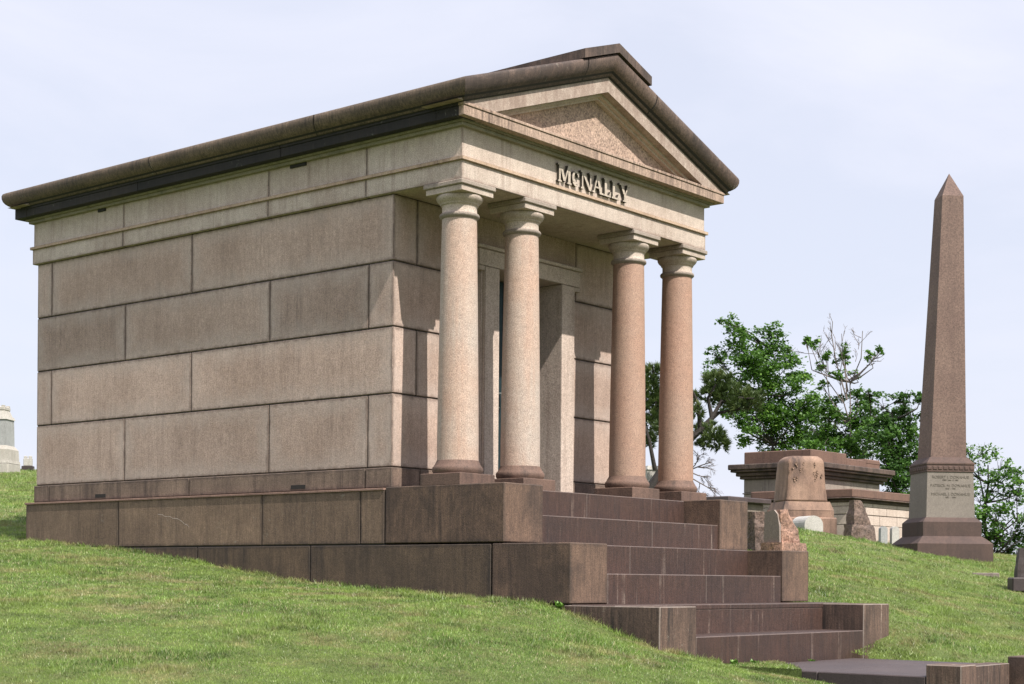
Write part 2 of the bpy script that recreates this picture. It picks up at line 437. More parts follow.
# ground
def ground_mat():
    m, t, b = nodes('lawn soil')
    g = N(t, 'ShaderNodeNewGeometry')
    def noi(scale, detail=5, rgh=0.6):
        n = N(t, 'ShaderNodeTexNoise'); n.inputs['Scale'].default_value = scale; n.inputs['Detail'].default_value = detail
        n.inputs['Roughness'].default_value = rgh
        t.links.new(g.outputs['Position'], n.inputs['Vector']); return n.outputs['Fac']
    c = mixc(t, ramp(t, noi(0.35), [(0.35, 0.0), (0.65, 1.0)]), (0.085, 0.125, 0.02), (0.125, 0.16, 0.035))
    c = mixc(t, ramp(t, noi(1.6, 6, 0.7), [(0.56, 0.0), (0.72, 0.8)]), c, (0.17, 0.145, 0.07))
    c = mixc(t, 1.0, c, ramp(t, noi(26, 4, 0.8), [(0.3, 0.55), (0.7, 1.3)]), 'MULTIPLY')
    t.links.new(c, b.inputs['Base Color']); b.inputs['Roughness'].default_value = 0.95
    bp = N(t, 'ShaderNodeBump'); bp.inputs['Strength'].default_value = 0.8; bp.inputs['Distance'].default_value = 0.04
    t.links.new(noi(34, 5, 0.8), bp.inputs['Height']); t.links.new(bp.outputs['Normal'], b.inputs['Normal'])
    return m
M['ground'] = ground_mat()

def grass_mat():
    m, t, b = nodes('grass blades')
    g = N(t, 'ShaderNodeNewGeometry')
    at_ = N(t, 'ShaderNodeAttribute'); at_.attribute_name = 'tone'
    def noi(scale, detail=5, rgh=0.6):
        n = N(t, 'ShaderNodeTexNoise'); n.inputs['Scale'].default_value = scale; n.inputs['Detail'].default_value = detail
        n.inputs['Roughness'].default_value = rgh
        t.links.new(g.outputs['Position'], n.inputs['Vector']); return n.outputs['Fac']
    a = ramp(t, at_.outputs['Fac'], [(0.0, (0.045, 0.095, 0.012)), (0.45, (0.130, 0.232, 0.036)), (0.86, (0.27, 0.375, 0.10)), (1.0, (0.48, 0.40, 0.24))])
    c = mixc(t, ramp(t, noi(0.6, 6, .7), [(0.44, 0.0), (0.58, 0.85)]), a, (0.205, 0.285, 0.06))
    c = mixc(t, ramp(t, noi(1.5, 6, 0.7), [(0.50, 0.0), (0.64, 0.8)]), c, (0.32, 0.265, 0.13))
    c = mixc(t, 1.0, c, ramp(t, noi(2.4, 8, 0.8), [(0.34, 0.35), (0.5, 1.0), (0.68, 1.5)]), 'MULTIPLY')
    t.links.new(c, b.inputs['Base Color']); b.inputs['Roughness'].default_value = 0.42
    b.inputs['Specular IOR Level'].default_value = 0.5
    tr = N(t, 'ShaderNodeBsdfTranslucent'); t.links.new(c, tr.inputs['Color'])
    ms = N(t, 'ShaderNodeMixShader'); ms.inputs['Fac'].default_value = 0.35
    t.links.new(b.outputs[0], ms.inputs[1]); t.links.new(tr.outputs[0], ms.inputs[2])
    t.links.new(ms.outputs[0], t.nodes['Material Output'].inputs['Surface'])
    return m
M['grass'] = grass_mat()

# ------------------------------------------------------------------ ground surface (thin plate through surveyed points)
CP = [(-.03, 7.13, -.46), (-.03, 5.24, -.575), (-.03, 3.8, -.728), (-.03, 2.34, -.91), (-.03, .75, -1.02), (-.03, -.54, -1.095),
      (-.03, -1.29, -1.15), (-.03, -1.82, -1.335), (-.03, -2.37, -1.50), (.57, -2.4, -1.60), (1.5, -2.4, -1.70), (2.4, -2.4, -1.70),
      (3.46, -2.4, -1.62), (4.36, -2.34, -1.45), (4.4, -1.37, -1.2), (4.4, 0, -.85), (4.4, 3.5, -.5), (4.4, 7.1, -.2), (2.1, 7.3, -.3),
      (3.6, -3.0, -1.69), (3.6, -4.2, -1.70), (.7, -3.4, -1.74), (.9, -4.6, -1.95), (3.6, -5.2, -1.95),
      (-11.7, -10.3, -2.5), (-11.7, 0, -1.75), (-3, -10.3, -2.45), (-20, -8, -2.2), (4, -12, -2.7)]
for (u, v, d) in [(800, 529, 31), (850, 539, 33), (890, 545.5, 35), (913, 552, 32.2), (990, 563, 33), (990, 550, 42), (1023, 551, 42), (1023, 575, 29), (1150, 560, 38), (1250, 565, 36),
                  (740, 528, 31), (850, 575, 22.5), (1000, 600, 24), (1000, 661, 16.7), (1000, 630, 19.5), (1200, 640, 20), (860, 608, 18.6),
                  (10, 530, 22), (10, 503, 27), (10, 486, 34), (10, 469, 46), (-250, 500, 27), (-250, 466, 46), (60, 478, 40), (250, 490, 42), (450, 505, 42), (600, 515, 38)]:
    p = at(u, v, d); CP.append((p.x, p.y, p.z))
CP = np.array(CP)
def _U(r2): return 0.5 * r2 * np.log(r2 + 1e-9)
def _tps(P):
    n = len(P)
    d2 = ((P[:, None, :2] - P[None, :, :2]) ** 2).sum(-1)
    A = np.zeros((n + 3, n + 3)); A[:n, :n] = _U(d2) + np.eye(n) * 0.02
    A[:n, n] = 1; A[:n, n + 1:] = P[:, :2]; A[n, :n] = 1; A[n + 1:, :n] = P[:, :2].T
    return np.linalg.solve(A, np.concatenate([P[:, 2], np.zeros(3)]))
_W = _tps(CP)
def H(x, y):
    x = np.asarray(x, float); y = np.asarray(y, float)
    z = _W[-3] + _W[-2] * x + _W[-1] * y
    for (px, py, _), w in zip(CP, _W[:len(CP)]):
        z = z + w * _U((x - px) ** 2 + (y - py) ** 2)
    dx = x - EYE.x; dy = y - EYE.y
    r = np.sqrt(dx * dx + dy * dy)
    f = dx * fwd.x + dy * fwd.y; rt = dx * rgt.x + dy * rgt.y
    z = z - 0.02
    # beyond the brow the hill falls away
    brow = np.where(rt / np.maximum(f, 1) > -0.16, 39.0, 49.0)
    k = np.clip((r - brow) / 45, 0, 1); k = k * k * (3 - 2 * k)
    z = np.clip(z, -7, 4)
    back = np.clip((-f - 2) / 15, 0, 1)
    k = np.maximum(k, back)
    return z * (1 - k) + (-7.0) * k + 0.0

def axis(a, b, s):
    core = np.arange(a, b + s, s)
    out = s * 1.5 * (1.35 ** np.arange(1, 24))
    out = np.cumsum(out)
    return np.concatenate([(a - out)[::-1], core, b + out])
gx = axis(-20, 45, 0.4); gy = axis(-18, 48, 0.4)
GX, GY = np.meshgrid(gx, gy)
GZ = H(GX, GY)
# keep the sheet below the stair, podium and path
inb = (GX > 0.05) & (GX < 4.26) & (GY > -2.3) & (GY < 7.1)
GZ = np.where(inb, np.minimum(GZ, -0.32), GZ)
stair = (GX > 0.05) & (GX < 4.26) & (GY > -2.3) & (GY < -0.4)
GZ = np.where(stair, -1.85, GZ)
pathm = (GX > 0.75) & (GX < 3.6) & (GY > -6.5) & (GY < -2.2)
GZ = np.where(pathm, np.minimum(GZ, -1.9), GZ)
nx, ny = len(gx), len(gy)
me = bpy.data.meshes.new('ground')
verts = np.stack([GX.ravel(), GY.ravel(), GZ.ravel()], 1)
ii = np.arange(nx * ny).reshape(ny, nx)
quads = np.stack([ii[:-1, :-1].ravel(), ii[:-1, 1:].ravel(), ii[1:, 1:].ravel(), ii[1:, :-1].ravel()], 1)
me.from_pydata(verts.tolist(), [], quads.tolist())
me.polygons.foreach_set('use_smooth', [True] * len(me.polygons))
me.materials.append(M['ground'])
ground = bpy.data.objects.new('ground', me); COL.objects.link(ground)
tag(ground, 'sloping lawn of the cemetery hill', 'ground', kind='structure')

# ------------------------------------------------------------------ grass
def make_grass():
    Nn = 2300000
    rlo, rhi = 7.6, 50.0
    r = rlo * np.exp(rng.random(Nn) * math.log(rhi / rlo))
    a = YAW + (rng.random(Nn) - 0.5) * 0.98
    x = EYE.x + r * np.sin(a); y = EYE.y + r * np.cos(a)
    over = (x > .84) & (x < 1.95) & (y < -2.38) & (y > -2.36 + (x - 1.95) * .80 + .03 * np.sin(x * 23) + .02 * np.sin(x * 61))
    keep = ~((x > -0.035) & (x < 4.345) & (y > -2.37) & (y < 7.14)) & (over | ~((x > 0.84) & (x < 3.46) & (y > -6.2) & (y < -2.3)))
    # nothing can be seen of the lawn behind the building
    f = (x - EYE.x) * fwd.x + (y - EYE.y) * fwd.y
    rt = (x - EYE.x) * rgt.x + (y - EYE.y) * rgt.y
    keep &= ~((f > 19) & (rt / f > -0.27) & (rt / f < 0.12))
    x = x[keep]; y = y[keep]; r = r[keep]; over = over[keep]
    n = len(x)
    z = np.where(over, -1.672, H(x, y))
    # clumps modulate height
    cl = np.sin(x * 2.1 + 1.3 * np.sin(y * 1.7)) * np.sin(y * 2.6 + 1.1 * np.sin(x * 1.3)) * 0.5 + 0.5
    cl2 = np.sin(x * 7.3 + 2.0 * np.sin(y * 5.1)) * np.sin(y * 8.1 + 1.7 * np.sin(x * 6.3)) * 0.5 + 0.5
    # untrimmed fringe along the stonework
    nf = 26000
    t1 = rng.random(nf)
    fx = np.where(t1 < .6, -.04 - .07 * rng.random(nf) ** 1.5, np.where(t1 < .8, 4.35 + .07 * rng.random(nf), -.03 + .9 * rng.random(nf)))
    fy = np.where(t1 < .6, -2.4 + 9.6 * rng.random(nf), np.where(t1 < .8, -2.3 + 2.5 * rng.random(nf), -2.37 - .06 * rng.random(nf)))
    clump = np.sin(fx * 9 + fy * 5.3) + np.sin(fy * 11.7 + 1.3)
    fk = rng.random(nf) < np.clip(.35 + .35 * clump, .06, 1)
    fx = fx[fk]; fy = fy[fk]; nf = len(fx)
    x = np.concatenate([x, fx]); y = np.concatenate([y, fy]); n0 = n; n = len(x)
    z = np.concatenate([z, H(fx, fy)])
    r = np.sqrt((x - EYE.x) ** 2 + (y - EYE.y) ** 2)
    sz = (r / 12.0) ** 0.7
    cl = np.concatenate([cl, np.ones(nf) * .6]); cl2 = np.concatenate([cl2, np.ones(nf) * .6])
    h = (0.007 + 0.016 * rng.random(n) ** 2 + 0.005 * cl + 0.006 * cl2) * np.minimum(sz, 2.2)
    h[:n0] *= (0.75 + 1.0 * np.clip((cl[:n0] * cl2[:n0] - .3) * 2.2, 0, 1))
    h[n0:] = .02 + .05 * rng.random(nf) ** 2
    w = 0.0030 * sz * (0.6 + 0.7 * rng.random(n))
    th = rng.random(n) * 2 * math.pi
    lean = h * (0.2 + 1.1 * rng.random(n))
    la = rng.random(n) * 2 * math.pi
    wx = np.cos(th) * w; wy = np.sin(th) * w
    lx = np.cos(la) * lean; ly = np.sin(la) * lean
    V = np.empty((n, 3, 3))
    V[:, 0] = np.stack([x - wx, y - wy, z - 0.006], 1)
    V[:, 1] = np.stack([x + wx, y + wy, z - 0.006], 1)
    V[:, 2] = np.stack([x + lx, y + ly, z + h], 1)
    T = np.arange(n * 3).reshape(-1, 3)
    me = bpy.data.meshes.new('grass')
    me.vertices.add(n * 3); me.vertices.foreach_set('co', V.ravel().astype(np.float32))
    me.loops.add(len(T) * 3); me.loops.foreach_set('vertex_index', T.ravel().astype(np.int32))
    me.polygons.add(len(T)); me.polygons.foreach_set('loop_start', (np.arange(len(T)) * 3).astype(np.int32))
    try: me.polygons.foreach_set('loop_total', np.full(len(T), 3, np.int32))
    except Exception: pass
    me.update(calc_edges=True)
    tone = np.clip(rng.normal(0.48, 0.27, n), 0, 0.88)
    tone[rng.random(n) < 0.08] = 1.0
    at_ = me.attributes.new('tone', 'FLOAT', 'FACE')
    at_.data.foreach_set('value', tone.astype(np.float32))
    me.materials.append(M['grass'])
    o = bpy.data.objects.new('grass', me); COL.objects.link(o)
    tag(o, 'short mown green grass with dry patches covering the hill', 'grass', kind='stuff')
make_grass()

# ------------------------------------------------------------------ the mausoleum
W, D = 4.31, 7.08
ZA, ZT, ZF = 2.95, 3.135, 3.465
root = empty('mausoleum', (W / 2, 3.5, -1.1), 'brown granite mausoleum with four columns, pediment and front stair', 'mausoleum')
C = 0.008
G = 0.0045

# podium (two courses) and inner core
m = MB()
def run(m, x0, x1, ys, z0, z1, c=C, g=G):
    for a, b in zip(ys[:-1], ys[1:]):
        m.box(x0, x1, a + g, b - g, z0 + g, z1 - g, c)
PX0, PX1 = -.03, W + .03
run(m, PX0, PX0 + .5, [.97, 1.31, 2.79, 5.28, 7.14], -.565, -.008)
run(m, PX1 - .5, PX1, [.97, 1.31, 2.79, 5.28, 7.14], -.565, -.008)
for a, b in ((PX0 + .5, 2.1), (2.1, PX1 - .5)): m.box(a + G, b - G, 6.6, 7.14, -.561, -.012, C)
podium0 = m.build('podium', M['podium'], root); m = MB()
run(m, PX0, PX0 + .5, [-.43, 2.04, 3.85, 5.6, 7.14], -1.135, -.567)
run(m, PX1 - .5, PX1, [-.43, 2.04, 3.85, 5.6, 7.14], -1.135, -.567)
m.box(PX0 + .5, PX1 - .5, 6.6, 7.14, -1.13, -.57, C)
run(m, PX0, PX0 + .5, [-1.29, 0.6, 2.5, 4.5, 7.14], -1.75, -1.137)
run(m, PX1 - .5, PX1, [-1.29, 0.6, 2.5, 4.5, 7.14], -1.75, -1.137)
m.box(PX0 + .5, PX1 - .5, 6.6, 7.14, -1.75, -1.14, C)
podium = m.build('footing', M['footing'], root)
m = MB()
m.box(PX0 + .012, PX1 - .012, .97, 7.125, -1.8, -.11); m.box(PX0 + .03, PX0 + .5, -1.1, .96, -1.8, -.64); m.box(PX1 - .5, PX1 - .03, -1.1, .96, -1.8, -.64)
m.build('joint_core', M['dark'], podium)
m = MB(); m.box(PX0 - .014, PX0 + .2, .975, 7.15, -.026, -.002, .004); m.build('ledge', M['ledge'], root)
m = MB()
cr = [(4.55, -.195), (4.47, -.200), (4.42, -.222), (4.33, -.224), (4.28, -.246), (4.20, -.250), (4.13, -.278), (4.07, -.315), (4.03, -.322), (3.99, -.352)]
for (ya, za), (yb_, zb_) in zip(cr[:-1], cr[1:]): m.poly([(PX0 - .0006, ya, za - .002), (PX0 - .0006, yb_, zb_ - .0025), (PX0 - .0006, yb_, zb_ + .003), (PX0 - .0006, ya, za + .004)])
m.build('crack', M['front'], podium0)
m = MB(); m.box(.02, W - .02, -.08, 7.0, -.1, 0.0); m.build('portico_floor', M['step'], root)

# cheek blocks, three levels each side, front faces paler
def cheek(x0, x1, y0, y1, z0, z1, mt='cheek'):
    m = MB(); m.box(x0, x1, y0, y1 - .004, z0 + .004, z1, .009); return m.build('cheek_block', M[mt], root)
for s in (0, 1):
    def X(a, b): return (a, b) if not s else (W - b, W - a)
    cheek(*X(-.03, .56), -.584, .966, -.561, .006)
    cheek(*X(-.03, .54), -1.372, -.436, -1.131, -.567)
    cheek(*X(-.03, .555), -2.352, -1.294, -1.75, -1.137, 'streaked')
# steps
SY = [(-.10, 0.0), (-.555, -.2815), (-.943, -.565), (-1.362, -.8465), (-1.873, -1.131), (-2.349, -1.412)]
for k, (y, z) in enumerate(SY):
    m = MB()
    xa, xb = .556, W - .556
    yb = y + (1.0 if k else .3)
    js = [xa, xa + (1.35, 1.9, .95, 1.7, 1.25, 2.1)[k], xb]
    if k == 4: js = [PX0 + .004, 1.9, PX1 - .004]
    for a, b in zip(js[:-1], js[1:]):
        zb = z - .30 if k < 5 else z - .45
        if k == 4:
            m.box(a + .001, b - .001, y, -1.38, z - .05, z - .002, .006)
            m.box(max(a, xa) + .001, min(b, xb) - .001, y + .004, y + .3, z - .29, z - .052, .003)
        else:
            m.box(a + .001, b - .001, y, min(yb, .9), zb, z, .008)
    m.build('step', M['step'], root)

# base course and wall of the cella
def ring(m, x0, x1, y0, y1, ys, z0, z1, th=.42, c=C, g=G, fx=None):
    run(m, x0, x0 + th, ys, z0, z1, c, g)
    run(m, x1 - th, x1, ys, z0, z1, c, g)
    m.box(x0 + th + g, x1 - th - g, y1 - th, y1 - g, z0 + g, z1 - g, c)
WX0, WX1, WY0, WY1 = .04, W - .04, .94, 7.03
m = MB()
ring(m, .02, W - .02, .92, 7.05, [.92, 1.30, 4.07, 6.73, 7.05], .0, .212)
for a, b in ((.44, 1.36), (W - 1.36, W - .44)): m.box(a + G, b - G, .92, 1.3, G, .208, C)
basec = m.build('base_course', M['basec'], root)
m = MB()
zs = [.212, .951, 1.622, 2.282, 2.95]
for k in range(4):
    z0, z1 = zs[k], zs[k + 1]
    if k in (0, 2):
        ring(m, WX0, WX1, WY0, WY1, [1.285, 2.767, 5.265, WY1], z0, z1)
        for a, b in ((WX0, 1.45), (W - 1.45, WX1)): m.box(a, b, WY0, 1.285 - G, z0 + G, z1 - G, C)
    else:
        # corner headers so that a joint shows near the corner on the front
        for (a, b) in ((WX0, WX0 + .345), (WX1 - .345, WX1)):
            m.box(a, b, WY0, 4.066 - G, z0 + G, z1 - G, C)
            run(m, a, b, [4.066, 6.724, WY1], z0, z1)
        m.box(WX0 + .345 + G, WX1 - .345 - G, 6.6, WY1 - G, z0 + G, z1 - G, C)
        if k == 1:
            for a, b in ((WX0 + .345 + 2 * G, 1.45), (W - 1.45, WX1 - .345 - 2 * G)): m.box(a, b, WY0, 1.36, z0 + G, z1 - G, C)
        else:
            m.box(WX0 + .345 + 2 * G, 1.26, WY0, 1.36, z0 + G, z1 - G, C, tone=.4)
            m.box(1.26, 3.045 - G, WY0 + .0005, 1.36, 2.66, z1 - G, 0, tone=.4)
            m.box(3.045 + G, WX1 - .345 - 2 * G, WY0, 1.36, z0 + G, z1 - G, C)
wall = m.build('wall', M['wall'], root)
m = MB()
m.box(WX0 + .012, WX0 + .3, WY0 + .012, WY1 - .012, .002, 2.96); m.box(WX1 - .3, WX1 - .012, WY0 + .012, WY1 - .012, .002, 2.96)
m.box(WX0 + .31, WX1 - .31, WY1 - .3, WY1 - .012, .002, 2.96)
for a, b in ((WX0 + .31, 1.40), (W - 1.40, WX1 - .31)): m.box(a, b, WY0 + .012, 1.3, .002, 2.96)
m.box(1.41, W - 1.41, WY0 + .012, 1.3, 2.67, 2.96)
m.build('joint_core', M['dark'], wall)

# drain slots of the side wall
for (y, z, s) in ((5.685, 3.44, .14), (2.3, 3.44, .24), (5.69, .05, .2), (2.28, .05, .22)):
    m = MB()
    xx = -.004 if z > 1 else .016
    m.box(xx, .1, y - s / 2, y + s / 2, z - .022, z + .02)
    m.build('vent', M['dark'], root)

# door surround and doors
m = MB()
jx0, jx1, ox0, ox1 = 1.37, 2.94, 1.61, 2.70
for a, b in ((jx0, ox0), (ox1, jx1)):
    m.box(a, b, .865, 1.40, .0, 2.42, .006)
    e0, e1 = (a - .03, a) if a == jx0 else (b, b + .03)
    m.box(e0, e1, .90, 1.0, .0, 2.44, .004)
m.box(jx0 - .10, jx1 + .10, .865, 1.40, 2.422, 2.60, .006)
m.box(jx0 - .10, jx0 - .0, .869, 1.0, 2.37, 2.422, .004); m.box(jx1, jx1 + .10, .869, 1.0, 2.37, 2.422, .004)
m.box(jx0 - .12, jx1 + .12, .845, .95, 2.602, 2.645, .006)
m.build('door_frame', M['front'], root)
for s in (0, 1):
    a, b = (ox0 + .005, 2.15) if not s else (2.16, ox1 - .005)
    m = MB()
    m.box(a, b, 1.30, 1.33, .02, 2.41, .004)
    for q in (a + .001, b - .061): m.box(q, q + .06, 1.27, 1.299, .03, 2.40, .004)
    for z in (.03, 1.0, 2.33): m.box(a + .062, b - .062, 1.272, 1.299, z, z + .07, .004)
    d = m.build('door', M['bronze'], root)
    m = MB(); m.box(a + .07, b - .07, 1.292, 1.2985, .11, .99); m.box(a + .07, b - .07, 1.292, 1.2985, 1.08, 2.32)
    m.build('pane', M['glass'], d)
    hx = 2.09 if not s else 2.22
    m = MB(); m.tube([(hx, 1.27, 1.0), (hx, 1.23, 1.0), (hx, 1.23, 1.16), (hx, 1.27, 1.16)], .011, 8); m.build('handle', M['handle'], d)
m = MB(); m.tube([(ox0 + .03, 1.268, 1.06), (ox0 + .03, 1.235, 1.06), (ox0 + .1, 1.225, 1.065)], .010, 8); m.build('bolt', M['handle'], root)
m = MB(); m.box(ox0, ox1, .89, 1.29, .0005, .02); m.build('threshold', M['step'], root)

# columns
def column(cx, cy, mat):
    prof = []
    for i in range(21):
        t = i / 20
        r = .205 - .033 * (t ** 1.35)
        prof.append((r, .25 + t * 2.365))
    m = MB(); m.lathe(prof, cx, cy, 64, .5)
    c = m.build('column', mat, root)
    m = MB()
    m.lathe([(.236, .12), (.250, .145), (.252, .17), (.244, .19), (.236, .196), (.226, .215), (.213, .238), (.2065, .252)], cx, cy, 64, .5)
    m.box(cx - .262, cx + .262, cy - .262, cy + .262, .0, .1195, .006, tone=.35)
    m.build('base', M['colbase'], c)
    m = MB()
    m.lathe([(.1725, 2.6155), (.182, 2.623), (.197, 2.636), (.198, 2.654), (.191, 2.665), (.176, 2.668)], cx, cy, 64, 0.0, False)
    m.lathe([(.176, 2.668), (.172, 2.69), (.172, 2.735), (.176, 2.745)], cx, cy, 64, .75, False)
    m.lathe([(.176, 2.745), (.186, 2.749), (.190, 2.760), (.191, 2.764), (.200, 2.772), (.218, 2.79), (.228, 2.81), (.230, 2.828), (.222, 2.842)], cx, cy, 64, .5, False)
    m.box(cx - .236, cx + .236, cy - .236, cy + .236, 2.8425, 2.90, .004, tone=.6)
    m.box(cx - .256, cx + .256, cy - .256, cy + .256, 2.901, 2.9485, .008, tone=.15)
    m.build('capital', M['cap'], c)
    return c
for i, x in enumerate((.236, 1.207, 3.103, 4.074)):
    column(x, .236, M['column'] if i < 2 else M['pink'])
    
# entablature
m = MB()
ejs = [.0, 1.297, 2.765, 5.272, D]
for a, b in zip(ejs[:-1], ejs[1:]):
    m.box(0, W, a + (G if a else 0), b - (G if b < D else 0), ZA, ZT - .0, .006, tone=random.uniform(.3, .7))
    m.box(.012, W - .012, a + (G if a else .012), b - (G if b < D else .012), ZT, ZF, .003, tone=random.uniform(.3, .7))
ent = m.build('entablature', M['entab'], root)
m = MB()
m.box(.02, W - .02, .02, D - .02, ZA + .01, ZF - .01)
m.build('joint_core', M['dark'], ent)
m = MB()
def frame_ring(m, o, z0, z1, inn=.3, c=.003, ys=None, gap=0):
    m.box(-o, W + o, -o, inn, z0, z1, c)
    m.box(-o, W + o, D - inn, D + o, z0, z1, c)
    m.box(-o, inn, inn, D - inn, z0, z1, c, tone=.5); m.box(W - inn, W + o, inn, D - inn, z0, z1, c, tone=.5)
frame_ring(m, .024, ZT - .004, ZT + .030)
m.build('band_moulding', M['band'], ent)

# cornice: bed mould, soffit, fascia
CZ0, CZ1 = 3.504, 3.628
m = MB()
frame_ring(m, .035, ZF - .012, ZF + .020)
frame_ring(m, .065, ZF + .0205, CZ0 + .004)
bed = m.build('bed_moulding', M['moss'], root)
m = MB()
m.box(-.153, W + .153, -.153, .2, CZ0, CZ1 - .03, .004); m.box(-.163, W + .163, -.163, .2, CZ1 - .0295, CZ1, .004)
m.build('cornice', M['cornice'], root)
m = MB()
for xs in ((-1, 0), (1, 0)):
    for (o, z0, z1) in ((.153, CZ0, CZ1 - .03), (.163, CZ1 - .0295, CZ1)):
        for a, b in ((.202, 2.4), (2.406, 4.8), (4.806, D - .1)):
            if xs[0] < 0: m.box(-o, .3, a, b, z0, z1, .004)
            else: m.box(W - .3, W + o, a, b, z0, z1, .004)
m.box(-.153, W + .153, D - .098, D + .153, CZ0, CZ1, .004)
m.box(-.155, .1, -.09, .2015, CZ0 - .001, CZ1 - .03, .003); m.box(-.165, .1, -.09, .2015, CZ1 - .0295, CZ1 + .001, .003)
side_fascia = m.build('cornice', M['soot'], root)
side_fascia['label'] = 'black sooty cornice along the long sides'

# pediment
SL = .342; XM = W / 2; A0 = 4.455
def rz(x, apex): return apex - SL * abs(x - XM)
def gable_prism(m, y0, y1, lower, upper, xa, xb, tone=.5, nose=None):
    """band between two gable lines: lower/upper are apex heights; xa.. half width"""
    for s in (-1, 1):
        p = [(XM, lower), (XM + s * xa, lower - SL * xa), (XM + s * xb, upper - SL * xb), (XM, upper)]
        vs = [(q[0], y0, q[1]) for q in p] + [(q[0], y1, q[1]) for q in p]
        m.raw(vs, [(0, 1, 2, 3), (7, 6, 5, 4), (0, 4, 5, 1), (1, 5, 6, 2), (2, 6, 7, 3)], tone)
m = MB()
hb = (4.262 - CZ1) / SL
gable_prism(m, -.153, .3, 4.262, A0 - .03, hb, (A0 - .03 - CZ1) / SL)
gable_prism(m, -.166, .3, A0 - .0295, A0, (A0 - .0295 - CZ1) / SL, (A0 - CZ1) / SL)
m.build('raking_cornice', M['entab'], root)
m = MB()
gable_prism(m, -.02, .3, 4.205, 4.2615, (4.205 - CZ1) / SL, hb)
gable_prism(m, -.06, .3, 4.232, 4.2612, (4.232 - CZ1) / SL, hb, tone=.4)
m.build('raking_bed_moulding', M['front'], root)
m = MB()
h2 = (4.25 - CZ1) / SL
m.raw([(XM - h2, .03, CZ1 - .01), (XM + h2, .03, CZ1 - .01), (XM, .03, 4.25), (XM - h2, .25, CZ1 - .01), (XM + h2, .25, CZ1 - .01), (XM, .25, 4.25)],
      [(0, 1, 2), (5, 4, 3), (0, 3, 4, 1), (1, 4, 5, 2), (2, 5, 3, 0)], .5)
m.build('tympanum', M['tymp'], root); m = MB()
m.raw([(XM - h2, D - .25, CZ1 - .01), (XM + h2, D - .25, CZ1 - .01), (XM, D - .25, 4.25), (XM - h2, D, CZ1 - .01), (XM + h2, D, CZ1 - .01), (XM, D, 4.25)],
      [(0, 1, 2), (5, 4, 3), (0, 3, 4, 1), (1, 4, 5, 2), (2, 5, 3, 0)], .5)
m.build('tympanum', M['tymp'], root)
m = MB()
gable_prism(m, D - .2, D + .153, 4.262, A0, hb, (A0 - CZ1) / SL)
m.build('raking_cornice', M['entab'], root)

# the big moulding that runs up the eaves and the gable (profile: outward offset, height)
prof = [(.08, -.031), (.168, -.031), (.182, -.026), (.187, -.012), (.200, .004), (.222, .022), (.247, .050), (.268, .086), (.279, .125), (.281, .160), (.272, .182), (.25, .19), (.02, .19)]
m = MB(); ms = MB()
def cz(o, h): return A0 - SL * (XM + o) + h
stations = []
back = [(-o, D + o * .9, cz(o, h)) for o, h in prof]
c1 = [(-o, -o, cz(o, h)) for o, h in prof]
ap = [(XM, -o, A0 + h) for o, h in prof]
c2 = [(W + o, -o, cz(o, h)) for o, h in prof]
back2 = [(W + o, D + o * .9, cz(o, h)) for o, h in prof]
def sweep(m, A, B, smooth=True, tone=.5):
    n = len(A)
    m.raw(A + B, [(i, i + 1, n + i + 1, n + i) for i in range(n - 1)], tone, smooth)
def lerp(A, B, t): return [tuple(a[k] + (b[k] - a[k]) * t for k in range(3)) for a, b in zip(A, B)]
# eaves in long stones with hairline joints
for (A, B, js) in ((c1, back, (0, .27, .62, 1)), (c2, back2, (0, .27, .62, 1))):
    for a, b in zip(js[:-1], js[1:]):
        sweep(m, lerp(A, B, a + (.0008 if a else 0)), lerp(A, B, b - (.0008 if b < 1 else 0)), True, random.random())
    m.poly(B, .4)
    m.build('eaves_moulding', M['gutter'], root); m = MB()
for (A, B, js) in ((c1, ap, (0, .79, 1)), (c2, ap, (0, .70, 1))):
    for a, b in zip(js[:-1], js[1:]):
        sweep(ms, lerp(A, B, a + (.003 if a else 0)), lerp(A, B, b - (.003 if b < 1 else 0)), True, .75 if b == 1 else .35)
g2 = ms.build('raking_moulding', M['raking'], root)
m = MB()
inner = [(o - .012, h - .012) for o, h in prof[1:-1]]
for (xs) in (0, 1):
    A = [(-o if not xs else W + o, -o, cz(o, h)) for o, h in inner]; B = [(XM, -o, A0 + h) for o, h in inner]
    sweep(m, A, B); sweep(m, A, [(a[0], D, a[2]) for a in A])
m.build('joint_core', M['dark'], g2)
# roof slopes
m = MB()
for s in (0, 1):
    xe = -.03 if not s else W + .03
    ze = cz(.03, .185)
    m.raw([(xe, -.1, ze), (XM, -.1, A0 + .185), (XM, D + .05, A0 + .185), (xe, D + .05, ze), (xe, -.1, ze - .15), (XM, -.1, A0 + .03), (XM, D + .05, A0 + .03), (xe, D + .05, ze - .15)],
          [(0, 1, 2, 3), (7, 6, 5, 4), (0, 4, 5, 1), (2, 6, 7, 3), (3, 7, 4, 0)], .5)
m.build('roof', M['roof'], root)
m = MB()
gable_prism(m, -.30, D + .3, 4.652, 4.748, .60, .60)
m.build('ridge_cap', M['raking'], root)

